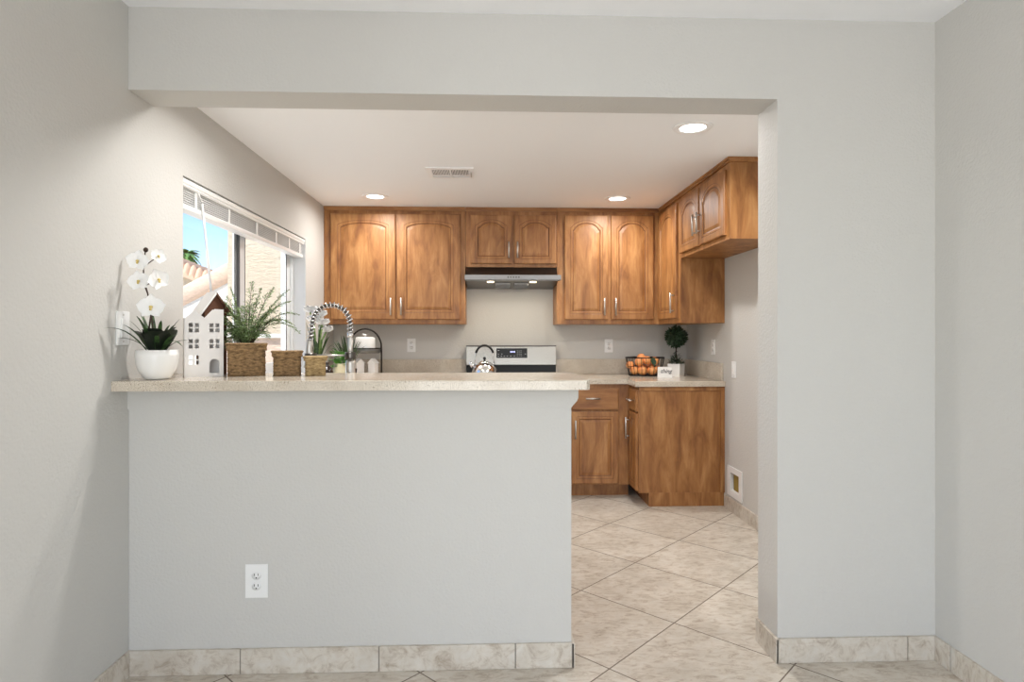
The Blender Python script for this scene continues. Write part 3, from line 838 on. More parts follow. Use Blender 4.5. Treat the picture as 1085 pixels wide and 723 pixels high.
for i in range(9):
    for x in (.05, .20): box(bm, x + .005, x + .12, 4.93 + i * .025, 4.94 + i * .025, 1.655 - i * .0018, 1.668)
obj('filter', bm, 'darksteel', hd, HO)
for x in (.012, .350):
    bm = NB(); lathe(bm, [(0, -.008), (.026, -.006), (.030, 0), (0, 0)], x, 4.875, 1.6745, 20); lo_ = obj('hood_lamp', bm, 'hoodlamp', hd, HO)
    lamp('hood_lamp_light', 'AREA', Vector((x, 4.875, 1.662)) - Vector(HO), HOOD_POWER, (1, .88, .70), hd, shape='DISK', size=.05)

# ------------------------------------------------------------------ kettle on the front left burner
kt = thing('kettle', 'shiny steel whistling kettle with arched handle on the cooktop', 'kettle', (-.035, 4.86, .9206))
bm = NB(); lathe(bm, [(0, 0), (.088, 0), (.098, .012), (.100, .035), (.093, .062), (.075, .090), (.050, .108), (.032, .114), (.030, .117), (0, .117)], seg=40); kb = obj('body', bm, 'chrome', kt)
bm = NB(); lathe(bm, [(.046, .1085), (.040, .118), (.022, .126), (0, .128)], seg=28); obj('lid', bm, 'chrome', kt)
bm = NB(); lathe(bm, [(.006, .126), (.006, .134), (.012, .140), (.013, .148), (.007, .155), (0, .156)], seg=16); obj('knob', bm, 'black', kt)
bm = NB(); tube(bm, [(-.078, 0, .068), (-.098, 0, .088), (-.122, -.004, .118)], [.020, .016, .013], 14); obj('spout', bm, 'chrome', kt)
bm = NB(); pts = []
for i in range(17):
    t_ = PI * (i / 16); pts.append((.074 * math.cos(t_), 0, .135 + .112 * math.sin(t_) ** .8))
tube(bm, [(.076, 0, .085)] + pts + [(-.076, 0, .085)], .0045, 10); obj('handle', bm, 'chrome', kt)
bm = NB(); tube(bm, [pts[i] for i in range(2, 15)], .009, 12); obj('grip', bm, 'black', kt)

# ------------------------------------------------------------------ spring faucet on the sink counter
FX, FY = -.612, 2.735
fc = thing('spring_faucet', 'tall chrome spring kitchen faucet rising behind the bar', 'faucet', (FX, FY, ZC1))
bm = NB(); lathe(bm, [(0, 0), (.03, 0), (.03, .006), (.024, .010), (.0215, .02), (.0215, .215), (.018, .225), (0, .225)], seg=28)
for z in (.172, .150):
    pass
obj('body', bm, 'nickel', fc)
bm = NB()
for z in (.168, .188): xyl(bm, (0, -.0205, z - .02), (0, -.0235, z - .02), .0055, 14)
obj('buttons', bm, 'black', fc)
bm = NB(); tube(bm, [(.02, 0, .10), (.05, 0, .105)], .009, 12); tube(bm, [(.05, 0, .105), (.105, 0, .14)], .005, 10); obj('lever_handle', bm, 'chrome', fc)
bm = NB(); tube(bm, [(0, 0, .22), (0, 0, .335)], .0105, 16); obj('riser', bm, 'nickel', fc)
# spring path
RR = .083; zc = .385; pth = []
pth.append(Vector((0, 0, .325)))
for i in range(8): pth.append(Vector((0, 0, .335 + (zc - .335) * (i + 1) / 8)))
for i in range(1, 33):
    t_ = PI * i / 32; pth.append(Vector((-RR + RR * math.cos(t_), 0, zc + RR * math.sin(t_) * 1.02)))
for i in range(1, 8): pth.append(Vector((-2 * RR - .0015 * i, 0, zc - .011 * i)))
bm = NB(); tube(bm, pth, .0070, 10); obj('hose', bm, 'darksteel', fc)
seg = [0]
for i in range(1, len(pth)): seg.append(seg[-1] + (pth[i] - pth[i - 1]).length)
T = seg[-1]; turns = int(T / .0165); NN = turns * 10; hp = []
for i in range(NN + 1):
    s_ = T * i / NN; j = 1
    while j < len(seg) - 1 and seg[j] < s_: j += 1
    f_ = (s_ - seg[j - 1]) / (seg[j] - seg[j - 1]); p = pth[j - 1].lerp(pth[j], f_); d = (pth[j] - pth[j - 1]).normalized()
    side = Vector((0, 1, 0)); up = d.cross(side).normalized(); an = 2 * PI * i / 10
    hp.append(p + (side * math.cos(an) + up * math.sin(an)) * .0118)
bm = NB(); tube(bm, hp, .0030, 6); obj('spring', bm, 'chrome', fc)
bm = NB(); lathe(bm, [(0, .0), (.013, .0), (.013, .02), (0, .02)], 0, 0, .326, 20); obj('spring_collar', bm, 'chrome', fc)
bm = NB(); ex = pth[-1]
tube(bm, [(ex.x, 0, ex.z + .004), (ex.x - .003, 0, ex.z - .02), (ex.x - .006, 0, ex.z - .10), (ex.x - .007, 0, ex.z - .115)], [.013, .014, .019, .021], 18)
sh_ = obj('spray_head', bm, 'nickel', fc)
bm = NB(); zb_ = .246
tube(bm, [(-.02, 0, zb_), (-.149, 0, zb_)], .0048, 10); obj('support_arm', bm, 'nickel', fc)
bm = NB(); lathe(bm, [(.0105, 0), (.023, 0), (.0235, .005), (.0235, .025), (.023, .030), (.0105, .030)], 0, 0, zb_ - .015, 24); obj('clamp', bm, 'darksteel', fc)
bm = NB(); lathe(bm, [(.022, 0), (.026, 0), (.026, .022), (.022, .022)], -.173, 0, zb_ - .012, 24); obj('docking_ring', bm, 'darksteel', fc)
sk = thing('sink', 'stainless steel sink basin set in the counter behind the bar', 'sink', (-.32, 2.925, ZC1))
bm = NB(); d_ = .18; t_ = .003
X0, X1, Y0, Y1 = SX0 + .32 + .002, SX1 + .32 - .002, SY0 - 2.925 + .002, SY1 - 2.925 - .002
box(bm, X0, X0 + t_, Y0, Y1, -d_, .001); box(bm, X1 - t_, X1, Y0, Y1, -d_, .001); box(bm, X0, X1, Y0, Y0 + t_, -d_, .001); box(bm, X0, X1, Y1 - t_, Y1, -d_, .001); box(bm, X0, X1, Y0, Y1, -d_ - t_, -d_)
obj('basin', bm, 'steel', sk)
bm = NB(); lathe(bm, [(0, 0), (.04, 0), (.04, .003), (.03, .004), (0, .002)], 0, 0, -d_, 24); obj('drain', bm, 'nickel', sk)

# ------------------------------------------------------------------ plants: shared makers
def blade(bm, base, tip, wd, lift=.04, n=8, fold=.25, mi=0):
    base = Vector(base); tip = Vector(tip); d = tip - base
    side = d.cross(Vector((0, 0, 1)))
    side = side.normalized() if side.length > 1e-5 else Vector((1, 0, 0))
    prev = None
    for k in range(n + 1):
        t = k / n; c = base.lerp(tip, t) + Vector((0, 0, 1)) * lift * 4 * t * (1 - t)
        ww = wd * (math.sin(PI * (0.12 + .88 * t)) ** .7 if t < 1 else 0) + .0004
        cur = [bm.verts.new(c - side * ww), bm.verts.new(c - Vector((0, 0, fold * ww))), bm.verts.new(c + side * ww)]
        if prev:
            for i in range(2):
                f = bm.faces.new((prev[i], prev[i + 1], cur[i + 1], cur[i])); f.smooth = True; f.material_index = mi
        prev = cur

def petal(bm, c, dirv, nrm, L, Wd, cup=.2, n=6):
    c = Vector(c); dirv = Vector(dirv).normalized(); nrm = Vector(nrm).normalized(); side = dirv.cross(nrm).normalized()
    rows = []
    for k in range(n + 1):
        t = k / n; ww = Wd * math.sin(PI * (0.06 + .90 * t)) ** .6
        row = []
        for s in (-1, -.5, 0, .5, 1):
            p = c + dirv * (L * t * (1 - .12 * abs(s))) + side * ww * s + nrm * (cup * L * (t * t * .6) - cup * .25 * L * (1 - abs(s)) )
            row.append(bm.verts.new(p))
        rows.append(row)
    for k in range(n):
        for i in range(4):
            f = bm.faces.new((rows[k][i], rows[k][i + 1], rows[k + 1][i + 1], rows[k + 1][i])); f.smooth = True

BAR = 1.0885
# ---- orchid
OX, OY = -1.213, 2.292
orc = thing('potted_orchid', 'white orchid in a round white bowl at the left end of the bar', 'orchid', (OX, OY, BAR), 0)
bm = NB(); lathe(bm, [(0, .0), (.036, .0), (.045, .006), (.060, .03), (.0685, .058), (.0705, .085), (.070, .108), (.0665, .108), (.066, .085), (.06, .06), (0, .05)], seg=40); obj('pot', bm, 'ceramic', orc)
bm = NB(); lathe(bm, [(0, .104), (.04, .102), (.066, .096), (.066, .07), (0, .07)], seg=24); obj('soil', bm, 'soil', orc)
bm = NB()
tips = [(-.10, -.15, .185), (-.085, -.03, .215), (-.07, .02, .235), (-.03, -.08, .23), (.075, -.02, .20), (.10, -.05, .165), (.06, .05, .225), (.105, .03, .14), (-.05, .05, .26), (.02, .05, .20), (-.095, -.08, .15), (-.07, -.10, .20), (.045, -.09, .16), (.11, -.04, .12), (-.055, -.01, .25), (.03, -.03, .215)]
for i, tp in enumerate(tips):
    a = 2 * PI * i / len(tips)
    blade(bm, (tp[0] * .18, tp[1] * .18, .10), tp, .0075, .018 if i not in (0, 13) else .03, 9)
obj('blade_leaves', bm, 'grass', orc)
bm = NB()
for az, L, zt, w_ in ((200, .06, .165, .032), (250, .055, .155, .036), (300, .06, .165, .036), (340, .065, .17, .034), (20, .05, .18, .03), (150, .045, .17, .03), (270, .03, .175, .036), (225, .04, .17, .034)):
    x, y = 1.25 * L * math.cos(R(az)), 1.25 * L * math.sin(R(az)); blade(bm, (x * .2, y * .2, .10), (x, y, zt + .012), w_ * 1.15, .022, 8, .35)
obj('broad_leaves', bm, 'darkleaf', orc)
bm = NB()
def op(X, Z, y=-.0): return (X - OX, y, Z - BAR)
st = [op(-1.236, 1.19), op(-1.244, 1.26), op(-1.240, 1.33, .01), op(-1.252, 1.405, .008), op(-1.262, 1.455), op(-1.262, 1.50), op(-1.256, 1.555)]
tube(bm, st, [.0035, .0033, .003, .0028, .0025, .0022, .002], 8)
tube(bm, [op(-1.238, 1.19), op(-1.232, 1.26, .01), op(-1.246, 1.38, .012), op(-1.258, 1.43)], .0022, 8)
for p, q_ in (((-1.258, 1.43), (-1.215, 1.452)), ((-1.262, 1.50), (-1.215, 1.535)), ((-1.244, 1.345), (-1.226, 1.35))): tube(bm, [op(*p), op(*q_)], .0018, 6)
obj('stem', bm, 'bark', orc)
bm = NB(); ball(bm, op(-1.254, 1.562), .0085, 12, sz=1.1); obj('bud', bm, 'bark', orc)
def blossom(X, Z, s, nrm, roll=0, y=-.012):
    bm = NB(); c = Vector(op(X, Z, y)); nrm = Vector(nrm).normalized(); a, b = frame_of(nrm)
    # b points up-ish
    if b.z < 0: b = -b
    for ang, L, W_ in ((90, 1.0, .52), (10, 1.0, .80), (170, 1.0, .80), (-50, .9, .5), (-130, .9, .5)):
        d = a * math.cos(R(ang + roll)) + b * math.sin(R(ang + roll)); petal(bm, c, d, nrm, s * L * 1.12, s * W_ * .82)
    o = obj('blossom', bm, 'petal', orc)
    bm = NB(); ball(bm, c + nrm * s * .12, s * .15, 10, sz=.8); ball(bm, c + nrm * s * .2 - b * s * .2, s * .11, 8)
    obj('lip', bm, 'yellow', o)
blossom(-1.276, 1.520, .037, (.2, -1, 0), 8)
blossom(-1.204, 1.538, .028, (.9, -.6, .1), 30)
blossom(-1.272, 1.446, .037, (.1, -1, .1), -12)
blossom(-1.203, 1.452, .038, (.85, -.55, 0), -25)
blossom(-1.224, 1.352, .044, (.25, -1, .05), 0, -.02)

# ---- plates with openings (for the house lantern)
def plate(outline, holes, thick, name='tmp'):
    cd = bpy.data.curves.new(name, 'CURVE'); cd.dimensions = '2D'; cd.fill_mode = 'BOTH'; cd.extrude = thick / 2
    for L in [outline] + holes:
        s = cd.splines.new('POLY'); s.points.add(len(L) - 1); s.use_cyclic_u = True
        for i, (x, y) in enumerate(L): s.points[i].co = (x, y, 0, 1)
    o = bpy.data.objects.new(name, cd); C.objects.link(o)
    bpy.context.view_layer.update()
    me = bpy.data.meshes.new_from_object(o.evaluated_get(bpy.context.evaluated_depsgraph_get()))
    bpy.data.objects.remove(o); bpy.data.curves.remove(cd)
    bm = bmesh.new(); bm.from_mesh(me); bpy.data.meshes.remove(me)
    xform(bm, Matrix.Rotation(R(90), 4, 'X'))     # plate now stands in xz, thickness along y
    return bm
def rc_(x0, x1, z0, z1): return [(x0, z0), (x1, z0), (x1, z1), (x0, z1)]
def archh(cx, hw, z0, zs, n=10): return [(cx - hw, z0), (cx + hw, z0)] + [(cx + hw * math.cos(PI * i / n), zs + hw * math.sin(PI * i / n)) for i in range(n + 1)]
# row-house lantern: two gables side by side
hl = thing('house_lantern', 'white ceramic row house lantern with twin gables and cut-out windows, beside the orchid', 'lantern', (-1.120, 2.450, BAR), R(30))
w2 = .068; hgt = .222; pk = .260; dp = .036
outl = [(-w2, 0), (w2, 0), (w2, .232), (w2 - .006, pk), (w2 - .012, .262), (w2 * .5 , pk - .004), (0.004, hgt + .004), (-.004, hgt + .004), (-w2 * .5, pk - .010), (-w2, hgt)]
outl = [(-w2, 0), (w2, 0), (w2, .262), (.036, .263), (.004, .226), (-.032, .255), (-w2, .222)]
holes = []
for zc_ in (.190, .128, .066):
    for cx_ in (-.036, .036):
        if zc_ < .1 and cx_ > 0: continue
        for dx in (-.0105, .0105):
            for dz in (-.010, .010): holes.append(rc_(cx_ + dx - .0070, cx_ + dx + .0070, zc_ + dz - .0078, zc_ + dz + .0078))
holes.append(archh(.036, .017, .014, .052))
bm = plate(outl, holes, .005); bmesh.ops.translate(bm, verts=bm.verts, vec=(0, -dp, 0)); obj('front', bm, 'matteceramic', hl)
bm = plate(outl, [rc_(-.055, -.015, .04, .10)], .005); bmesh.ops.translate(bm, verts=bm.verts, vec=(0, dp, 0)); obj('back', bm, 'matteceramic', hl)  # closed but for one opening, shaped to keep the cut-out windows dark
bm = NB(); box(bm, -w2, -w2 + .005, -dp + .0026, dp - .0026, 0, .228); box(bm, w2 - .005, w2, -dp + .0026, dp - .0026, 0, .262); box(bm, -w2 + .005, w2 - .005, -dp + .0026, dp - .0026, 0, .006)
box(bm, -w2 + .005, w2 - .005, -dp + .0026, dp - .0026, .216, .221); obj('sides', bm, 'matteceramic', hl)  # flat inner lid added to block light so the windows look dark

# birdhouse behind
bh = thing('birdhouse', 'brown wooden birdhouse with white roof standing behind the white house lantern', 'birdhouse', (-1.150, 2.590, BAR), R(48))
bm = NB()
gp = [(-.045, 0), (.045, 0), (.045, .262), (0, .325), (-.045, .262)]
a = [bm.verts.new((x, -.038, z)) for x, z in gp]; b = [bm.verts.new((x, .038, z)) for x, z in gp]
bm.faces.new(a); bm.faces.new(b[::-1])
for i in range(5): bm.faces.new((a[i], b[i], b[(i + 1) % 5], a[(i + 1) % 5]))
obj('body', bm, 'brownwood', bh)
for s in (-1, 1):
    bm = NB(); q_ = [(0, .328), (s * .062, .241), (s * .067, .246), (0, .340)]
    a = [bm.verts.new((x, -.046, z)) for x, z in q_]; b = [bm.verts.new((x, .046, z)) for x, z in q_]
    bm.faces.new(a); bm.faces.new(b[::-1])
    for i in range(4): bm.faces.new((a[i], b[i], b[(i + 1) % 4], a[(i + 1) % 4]))
    obj('roof_panel', bm, 'matteceramic' if s < 0 else 'brownwood', bh)
bm = NB(); xyl(bm, (0, -.0385, .20), (0, -.040, .20), .016, 20); obj('entrance_hole', bm, 'slot', bh)

# ---- fern
fx, fy = -1.010, 2.600
fn = thing('potted_fern', 'feathery asparagus fern arching over the largest woven basket', 'fern', (fx, fy, BAR))
bm = NB(); lathe(bm, [(0, 0), (.03, 0), (.042, .085), (.044, .095), (.038, .095), (.036, .08), (0, .07)], seg=24); obj('pot', bm, 'brownglass', fn)
fs, fl = NB(), NB()
def frond(tip, lift, base=(0, 0, .08), nl=22, ll=.042):
    b_ = Vector(base); tp = Vector(tip); pts = []
    for k in range(13):
        t = k / 12; pts.append(b_.lerp(tp, t) + Vector((0, 0, 1)) * lift * 4 * t * (1 - t) * (1 - .25 * t))
    tube(fs, pts, [.0022 - .0016 * k / 12 for k in range(13)], 5)
    for k in range(nl):
        t = .16 + .84 * k / nl; i = min(11, int(t * 12)); p = pts[i].lerp(pts[i + 1], t * 12 - i); d = (pts[i + 1] - pts[i]).normalized()
        side = d.cross(Vector((0, 0, 1)))
        side = side.normalized() if side.length > .05 else Vector((1, 0, 0))
        L = ll * (math.sin(PI * (.1 + .86 * t)) ** .8) * random.uniform(.75, 1.15)
        for s in (-1, 1):
            e = (side * s * .8 + d * .75 + Vector((0, 0, random.uniform(-.35, .35)))).normalized()
            # sub-leaflets
            for q in range(3):
                a0 = p + e * L * q * .28; dd_ = (e + d * (.5 if q % 2 else -.35) + Vector((random.uniform(-.3, .3), random.uniform(-.3, .3), random.uniform(-.3, .3)))).normalized()
                nrm = dd_.cross(Vector((random.uniform(-1, 1), random.uniform(-1, 1), random.uniform(.2, 1)))).normalized() * .0019
                tt = a0 + dd_ * L * .55
                v = [fl.verts.new(a0), fl.verts.new(a0.lerp(tt, .45) + nrm), fl.verts.new(tt), fl.verts.new(a0.lerp(tt, .45) - nrm)]
                fl.faces.new(v)
def fp(u, v, y):  # point on the plane Y=fy+y whose direction from the bar end matches
    return (u, y, v)
tipsf = [(-.17, -.02, .27, .06), (-.12, .02, .31, .05), (-.06, -.02, .36, .04), (.01, .03, .39, .03), (.06, 0, .36, .04), (.12, -.02, .36, .05), (.17, .02, .355, .05),
         (.19, -.03, .30, .07), (.22, 0, .245, .08), (.19, .03, .20, .09), (.23, -.02, .165, .10), (.13, .02, .22, .06), (-.13, -.05, .20, .07), (-.15, .02, .22, .05),
         (-.10, -.07, .12, .09), (-.085, -.09, .05, .10), (-.08, -.05, .16, .07), (-.045, -.06, .25, .05), (.02, -.06, .28, .05), (.08, -.06, .21, .06), (.0, .05, .30, .03),
         (-.045, .04, .28, .04), (.085, .04, .27, .04), (.03, -.05, .18, .05), (-.02, -.06, .17, .05), (-.08, -.03, .30, .04), (.11, -.06, .15, .06), (-.10, .04, .33, .03), (-.12, -.06, .08, .10),
         (.05, -.05, .15, .05), (-.04, -.06, .13, .05), (.0, -.07, .21, .05), (-.10, -.04, .24, .05), (.13, -.05, .26, .06)]
for x, y, z, lf in tipsf: frond((x, y, z), lf)
obj('stems', fs, 'bark', fn); obj('foliage', fl, 'fern', fn)

# ---- woven lidded baskets (real over-under weave relief)
def basket(label, loc, rz, w_, d_, h_, mat, lidh):
    t = thing('woven_basket', label, 'basket', loc, rz, 'lidded woven baskets on the bar')
    def weave(z0, z1, hw, hd, rows, cols, amp, close_top, name, crop=0):
        bm = NB(); nu = cols * 4
        rings = []
        nr = rows * 3
        for i in range(nr + 1):
            z = z0 + (z1 - z0) * i / nr; ring = []
            row = int(i / 3 - 1e-6); ph = (i % 3) / 3
            for k in range(nu):
                a = 2 * PI * k / nu
                c, s = math.cos(a), math.sin(a); e = .30
                x = hw * math.copysign(abs(c) ** e, c); y = hd * math.copysign(abs(s) ** e, s)
                f = 1 + amp * math.sin(cols * a + PI * row) * math.sin(PI * (ph + .17))
                ring.append(bm.verts.new((x * f, y * f, z)))
            rings.append(ring)
        for i in range(nr):
            for k in range(nu):
                fq = bm.faces.new((rings[i][k], rings[i][(k + 1) % nu], rings[i + 1][(k + 1) % nu], rings[i + 1][k])); fq.smooth = True
        bm.faces.new(rings[0][::-1]); bm.faces.new(rings[-1])
        return obj(name, bm, mat, t)
    weave(0, h_ - lidh + .004, w_ / 2 - .006, d_ / 2 - .006, 7, 13, .045, True, 'body')
    weave(h_ - lidh, h_, w_ / 2, d_ / 2, 2, 13, .030, True, 'lid')
    bm = NB(); n = 60; hw, hd = w_ / 2, d_ / 2; pp = []
    for k in range(n + 1):
        a = 2 * PI * k / n; c, s = math.cos(a), math.sin(a); pp.append((hw * math.copysign(abs(c) ** .3, c), hd * math.copysign(abs(s) ** .3, s), h_ - .004))
    tube(bm, pp, .0045, 6); obj('rim_braid', bm, mat, t)
basket('largest lidded brown seagrass basket, in front of the fern', (-.962, 2.475, BAR), R(22), .148, .085, .130, 'basket', .030)
basket('middle-sized lidded brown seagrass basket, centre of the three', (-.803, 2.475, BAR), R(19), .114, .085, .100, 'basket', .024)
basket('smallest and lightest lidded seagrass basket, in front of the faucet', (-.692, 2.475, BAR), R(16), .088, .07, .078, 'basketl', .018)

# ---- white flowers in a dark vase on the window counter
fv = thing('flower_vase', 'white flowers with tall green stalks in a dark vase by the window', 'flowers', (-1.085, 3.93, ZC1))
bm = NB(); lathe(bm, [(0, 0), (.04, 0), (.058, .05), (.055, .13), (.038, .18), (.042, .20), (.036, .20), (.032, .18), (0, .15)], seg=28); obj('vase', bm, 'brownglass', fv)
bm = NB()
heads = [(-.045, 0, .50), (.01, .02, .475), (.035, -.02, .42), (-.02, -.02, .44), (.05, .01, .375)]
for x, y, z in heads: tube(bm, [(x * .2, y * .2, .15), (x * .5, y * .6, .3), (x, y, z - .02)], .006, 8)
obj('stalks', bm, 'stalk', fv)
bm = NB()
for x, y, z in ((-.075, 0, .42), (-.03, -.03, .38), (.03, -.03, .40), (.075, 0, .36), (.10, .02, .28), (.085, -.04, .33), (.0, -.04, .30), (-.06, -.03, .33)): blade(bm, (x * .2, y * .3, .18), (x, y, z), .011, .02, 9)
obj('leaves', bm, 'grass', fv)
for x, y, z in heads:
    bm = NB(); c = Vector((x, y, z))
    for k in range(7):
        a = R(51.4 * k + random.uniform(-8, 8)); d = Vector((math.cos(a), math.sin(a) * .8, 1.15)); petal(bm, c - Vector((0, 0, .02)), d, Vector((-math.cos(a), -math.sin(a), .9)), .058, .042, -.30)
    obj('bloom', bm, 'petal', fv)
# ---- dark soap bottle
sb = thing('soap_bottle', 'small dark brown bottle behind the smallest basket', 'bottle', (-.895, 3.42, ZC1))
bm = NB(); lathe(bm, [(0, 0), (.033, 0), (.036, .006), (.036, .13), (.028, .155), (.013, .168), (.013, .185), (0, .185)], seg=24); obj('body', bm, 'brownglass', sb)
# ---- leafy plant in cream pot
pp_ = thing('potted_plant', 'leafy bright green plant in a cream pot behind the faucet', 'potted plant', (-.965, 4.02, ZC1))
bm = NB(); lathe(bm, [(0, 0), (.038, 0), (.048, .04), (.046, .11), (.038, .140), (.042, .152), (.036, .152), (.034, .13), (0, .12)], seg=28); obj('pot', bm, 'cream', pp_)
bm = NB()
for i in range(46):
    a = random.uniform(0, 2 * PI); r_ = random.uniform(.02, .085); z = .155 + random.uniform(0, .10) - r_ * .25
    b0 = Vector((r_ * .5 * math.cos(a), r_ * .5 * math.sin(a), z - .01)); blade(bm, b0, b0 + Vector((math.cos(a) * .042, math.sin(a) * .042, random.uniform(-.012, .028))), .017, .008, 5)
obj('leaves', bm, 'pothos', pp_)
sg = thing('spiky_grass_plant', 'dark spiky grass plant behind the cream pot', 'potted plant', (-.985, 4.33, ZC1))
bm = NB(); lathe(bm, [(0, 0), (.05, 0), (.062, .10), (.056, .10), (.05, .09), (0, .09)], seg=24); obj('pot', bm, 'brownglass', sg)
bm = NB()
for i in range(44):
    a = random.uniform(0, 2 * PI); r_ = random.uniform(.05, .15); blade(bm, (math.cos(a) * .02, math.sin(a) * .02, .09), (r_ * math.cos(a), r_ * math.sin(a), .40 - r_ * 1.0), .0048, .035, 7)
obj('leaves', bm, 'grass', sg)

# ---- tiered hoop tray stand
tx, ty = -.985, 4.93
ts = thing('tiered_tray_stand', 'dark metal hoop stand holding a round tray above the back left counter', 'tray stand', (tx, ty, ZC1))
bm = NB(); pts = [(-.128, 0, .004)] + [(-.128, 0, .10), (-.128, 0, .20)]
for i in range(1, 16):
    t_ = PI * i / 16; pts.append((-.128 * math.cos(t_), 0, .235 + .150 * math.sin(t_)))
pts += [(.128, 0, .20), (.128, 0, .10), (.128, 0, .004)]
tube(bm, pts, .007, 10); tube(bm, [(-.128, 0, .006), (-.128, .06, .006), (.128, .06, .006), (.128, 0, .006)], .005, 8); obj('hoop', bm, 'iron', ts)
bm = NB(); lathe(bm, [(0, 0), (.112, 0), (.119, .030), (.122, .032), (.125, .028), (.116, -.005), (0, -.005)], 0, 0, .196, 40, sy=.75); obj('tray', bm, 'galv', ts)
bm = NB(); pp2 = [(.122 * math.cos(2 * PI * k / 40), .0915 * math.sin(2 * PI * k / 40), .229) for k in range(41)]; tube(bm, pp2, .005, 8); obj('tray_rim', bm, 'iron', ts)
cl = thing('butter_dish', 'white domed dish with a bird shaped knob on the hoop stand tray', 'butter dish', (tx - .002, ty, ZC1 + .1968))
bm = NB(); lathe(bm, [(0, 0), (.083, 0), (.086, .006), (.084, .010), (0, .010)], seg=36, sy=.75); obj('base_plate', bm, 'ceramic', cl)
bm = NB(); lathe(bm, [(.080, .010), (.080, .110), (.076, .119), (.06, .124), (0, .125)], seg=36, sy=.72); obj('cover', bm, 'ceramic', cl)
bm = NB(); tube(bm, [(0, 0, .124), (0, 0, .134)], .004, 8); ball(bm, (0, 0, .139), .010, 12, sx=1.5, sz=.8)
blade(bm, (.010, 0, .139), (.028, 0, .153), .007, .0); ball(bm, (-.015, 0, .147), .0065, 10); blade(bm, (-.02, 0, .147), (-.029, 0, .149), .003, 0)
obj('bird_knob', bm, 'ceramic', cl)
for i, (dx, lab, rz) in enumerate(((-.045, 'white house shaped canister under the tray, the left of two', 35), (.065, 'white house shaped canister under the tray, the right of two', -20))):
    t = thing('house_canister', lab, 'canister', (tx + dx, ty - .012, ZC1), R(rz), 'canisters under the tray')
    bm = NB(); g_ = [(-.030, 0), (.030, 0), (.030, .115), (0, .145), (-.030, .115)]
    a = [bm.verts.new((x, -.026, z)) for x, z in g_]; b = [bm.verts.new((x, .026, z)) for x, z in g_]
    bm.faces.new(a); bm.faces.new(b[::-1])
    for k in range(5): bm.faces.new((a[k], b[k], b[(k + 1) % 5], a[(k + 1) % 5]))
    obj('body', bm, 'matteceramic', t)
    bm = NB()
    for s in (-1, 1):
        q_ = [(0, .1455), (s * .036, .1095), (s * .038, .1125), (0, .150)]
        a = [bm.verts.new((x, -.030, z)) for x, z in q_]; b = [bm.verts.new((x, .030, z)) for x, z in q_]
        bm.faces.new(a); bm.faces.new(b[::-1])
        for k in range(4): bm.faces.new((a[k], b[k], b[(k + 1) % 4], a[(k + 1) % 4]))
    obj('roof', bm, 'ceramic', t)

# ---- wire basket with oranges
bx_, by_ = 1.286, 5.02
wb = thing('wire_fruit_basket', 'dark oval wire basket full of oranges on the right counter', 'fruit basket', (bx_, by_, ZC1))
bm = NB()
def oval(rx, ry, z, n=48): return [(rx * math.cos(2 * PI * k / n), ry * math.sin(2 * PI * k / n), z) for k in range(n + 1)]
tube(bm, oval(.132, .095, .005), .004, 8); tube(bm, oval(.158, .118, .150), .005, 8); tube(bm, oval(.145, .106, .078), .0022, 6)
for k in range(26):
    a = 2 * PI * k / 26; tube(bm, [(.132 * math.cos(a), .095 * math.sin(a), .005), (.158 * math.cos(a), .118 * math.sin(a), .150)], .002, 6)
for k in range(-4, 5):
    x = k * .028; yv = .095 * math.sqrt(max(0, 1 - (x / .132) ** 2)); tube(bm, [(x, -yv, .005), (x, yv, .005)], .002, 6)
obj('wire_frame', bm, 'iron', wb)
def orange_(x, y, z, r_, lab):
    bm = NB(); ball(bm, (0, 0, 0), r_, 24, sz=.93)
    t = obj('orange', bm, 'orange', loc=(bx_ + x, by_ + y, ZC1 + z)); tag(t, lab, 'orange', 'oranges in the wire basket')
    bm = NB(); lathe(bm, [(0, r_ * .935), (.004, r_ * .94), (.003, r_ * .955), (0, r_ * .96)], seg=8); obj('stem_button', bm, 'bark', t)
    return t
ov = [(-.090, -.020, .045, .037, 'orange at the lower left of the wire basket'), (-.030, -.045, .045, .040, 'large orange at the bottom centre of the wire basket'),
      (.045, -.045, .045, .038, 'reddish orange low in the wire basket, next to the white sign'), (.108, -.012, .050, .036, 'orange low at the right end of the wire basket, behind the sign'),
      (-.115, .030, .088, .034, 'orange against the left rim of the wire basket'), (-.055, -.030, .115, .036, 'orange in the upper left of the wire basket pile'),
      (.012, -.020, .128, .038, 'orange on top of the pile beside the green leaf'), (.085, .010, .120, .038, 'orange at the upper right of the wire basket pile'),
      (-.015, .040, .060, .038, 'orange at the back middle of the wire basket'), (.055, .042, .060, .036, 'orange at the back right of the wire basket'), (-.022, .030, .150, .034, 'topmost orange at the back of the pile')]
for o_ in ov: orange_(*o_)
lf = NB(); petal(lf, (.030, -.122, .150), (.35, 0, -1), (0, -1, 0), .068, .020, .12)
lf_o = obj('orange_leaf', lf, 'boxleaf', loc=(bx_, by_, ZC1)); tag(lf_o, 'dark green leaf lying on the oranges in the wire basket', 'leaf')

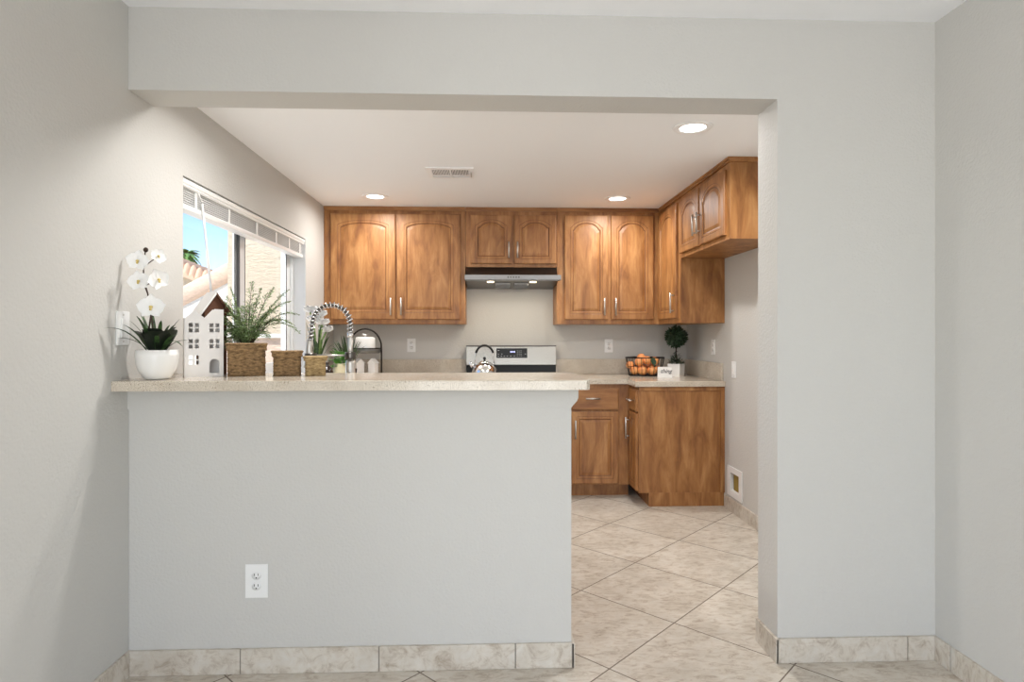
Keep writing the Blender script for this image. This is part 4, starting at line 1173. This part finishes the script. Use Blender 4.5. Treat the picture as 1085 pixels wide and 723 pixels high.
# ---- little sign block
sn = thing('sign_block', 'small white sign block with script lettering in front of the oranges', 'sign', (1.392, 4.815, ZC1), R(-8))
bm = NB()
q_ = [(-.056, 0), (.056, 0), (.056, .083), (-.056, .083)]
a = [bm.verts.new((x * (1 if z == 0 else .93), -.014 + z * .1, z)) for x, z in q_]; b = [bm.verts.new((x * (1 if z == 0 else .93), .014 + z * .1, z)) for x, z in q_]
bm.faces.new(a); bm.faces.new(b[::-1])
for k in range(4): bm.faces.new((a[k], b[k], b[(k + 1) % 4], a[(k + 1) % 4]))
obj('block', bm, 'ceramic', sn)
def text_bm(s, size, shear=.25, ext=.0004):
    cd = bpy.data.curves.new('t', 'FONT'); cd.body = s; cd.size = size; cd.shear = shear; cd.extrude = ext; cd.align_x = 'CENTER'; cd.offset = size * .012
    o = bpy.data.objects.new('t', cd); C.objects.link(o); bpy.context.view_layer.update()
    me = bpy.data.meshes.new_from_object(o.evaluated_get(bpy.context.evaluated_depsgraph_get()))
    bpy.data.objects.remove(o); bpy.data.curves.remove(cd)
    bm = bmesh.new(); bm.from_mesh(me); bpy.data.meshes.remove(me); return bm
bm = text_bm('thing', .044, .35)
xform(bm, Matrix.Translation((.008, -.0112, .036)) @ Matrix.Rotation(math.atan(-.1), 4, 'X') @ Matrix.Rotation(R(90), 4, 'X'))
obj('lettering', bm, 'grey_paint_print', sn)
bm = NB(); blade(bm, (-.050, -.0118, .036), (-.036, -.0105, .058), .004, 0); obj('leaf_print', bm, 'pothos', sn)

# ---- topiary
tp_ = thing('topiary_ball', 'round boxwood topiary ball in a square white pot by the right wall', 'topiary', (1.526, 4.95, ZC1), R(-40))
bm = NB(); s_ = .052
a = [bm.verts.new((sx * s_ * .94, sy * s_ * .94, 0)) for sx, sy in ((-1, -1), (1, -1), (1, 1), (-1, 1))]; b = [bm.verts.new((sx * s_, sy * s_, .102)) for sx, sy in ((-1, -1), (1, -1), (1, 1), (-1, 1))]
c_ = [bm.verts.new((sx * (s_ - .006), sy * (s_ - .006), .102)) for sx, sy in ((-1, -1), (1, -1), (1, 1), (-1, 1))]; d_ = [bm.verts.new((sx * (s_ - .006), sy * (s_ - .006), .085)) for sx, sy in ((-1, -1), (1, -1), (1, 1), (-1, 1))]
bm.faces.new(a[::-1]); bm.faces.new(d_)
for A, B in ((a, b), (b, c_), (c_, d_)):
    for k in range(4): bm.faces.new((A[k], A[(k + 1) % 4], B[(k + 1) % 4], B[k]))
obj('pot', bm, 'ceramic', tp_)
bm = NB(); tube(bm, [(0, 0, .08), (.006, 0, .14), (-.004, .003, .19), (.002, 0, .26)], .0055, 8); obj('trunk', bm, 'bark', tp_)
def leafball(bm, c, r_, n, L, W_):
    for i in range(n):
        zz = 1 - 2 * (i + .5) / n; rr = math.sqrt(1 - zz * zz); a = i * 2.39996
        d = Vector((rr * math.cos(a), rr * math.sin(a), zz)); rad = r_ * random.uniform(.80, 1.0)
        p = Vector(c) + d * rad; e = (d + Vector((random.uniform(-1, 1), random.uniform(-1, 1), random.uniform(-1, 1))) * .8).normalized(); s = e.cross(d)
        s = s.normalized() * W_ if s.length > .01 else Vector((W_, 0, 0))
        v = [bm.verts.new(p - e * L * .3), bm.verts.new(p + s + e * L * .2), bm.verts.new(p + e * L + d * .002), bm.verts.new(p - s + e * L * .2)]
        bm.faces.new(v)
bm = NB(); ball(bm, (0, 0, .322), .066, 20); leafball(bm, (0, 0, .322), .083, 420, .023, .0088); obj('leaf_ball', bm, 'boxleaf', tp_)
bm = NB()
for i in range(150):
    a = random.uniform(0, 2 * PI); r_ = random.uniform(0, .062); z = .10 + random.uniform(0, .11) * (1 - r_ / .07)
    p = Vector((r_ * math.cos(a), r_ * math.sin(a), z)); blade(bm, p, p + Vector((math.cos(a) * .02, math.sin(a) * .02, random.uniform(-.002, .016))), .0075, .003, 3)
obj('base_leaves', bm, 'boxleaf', tp_)
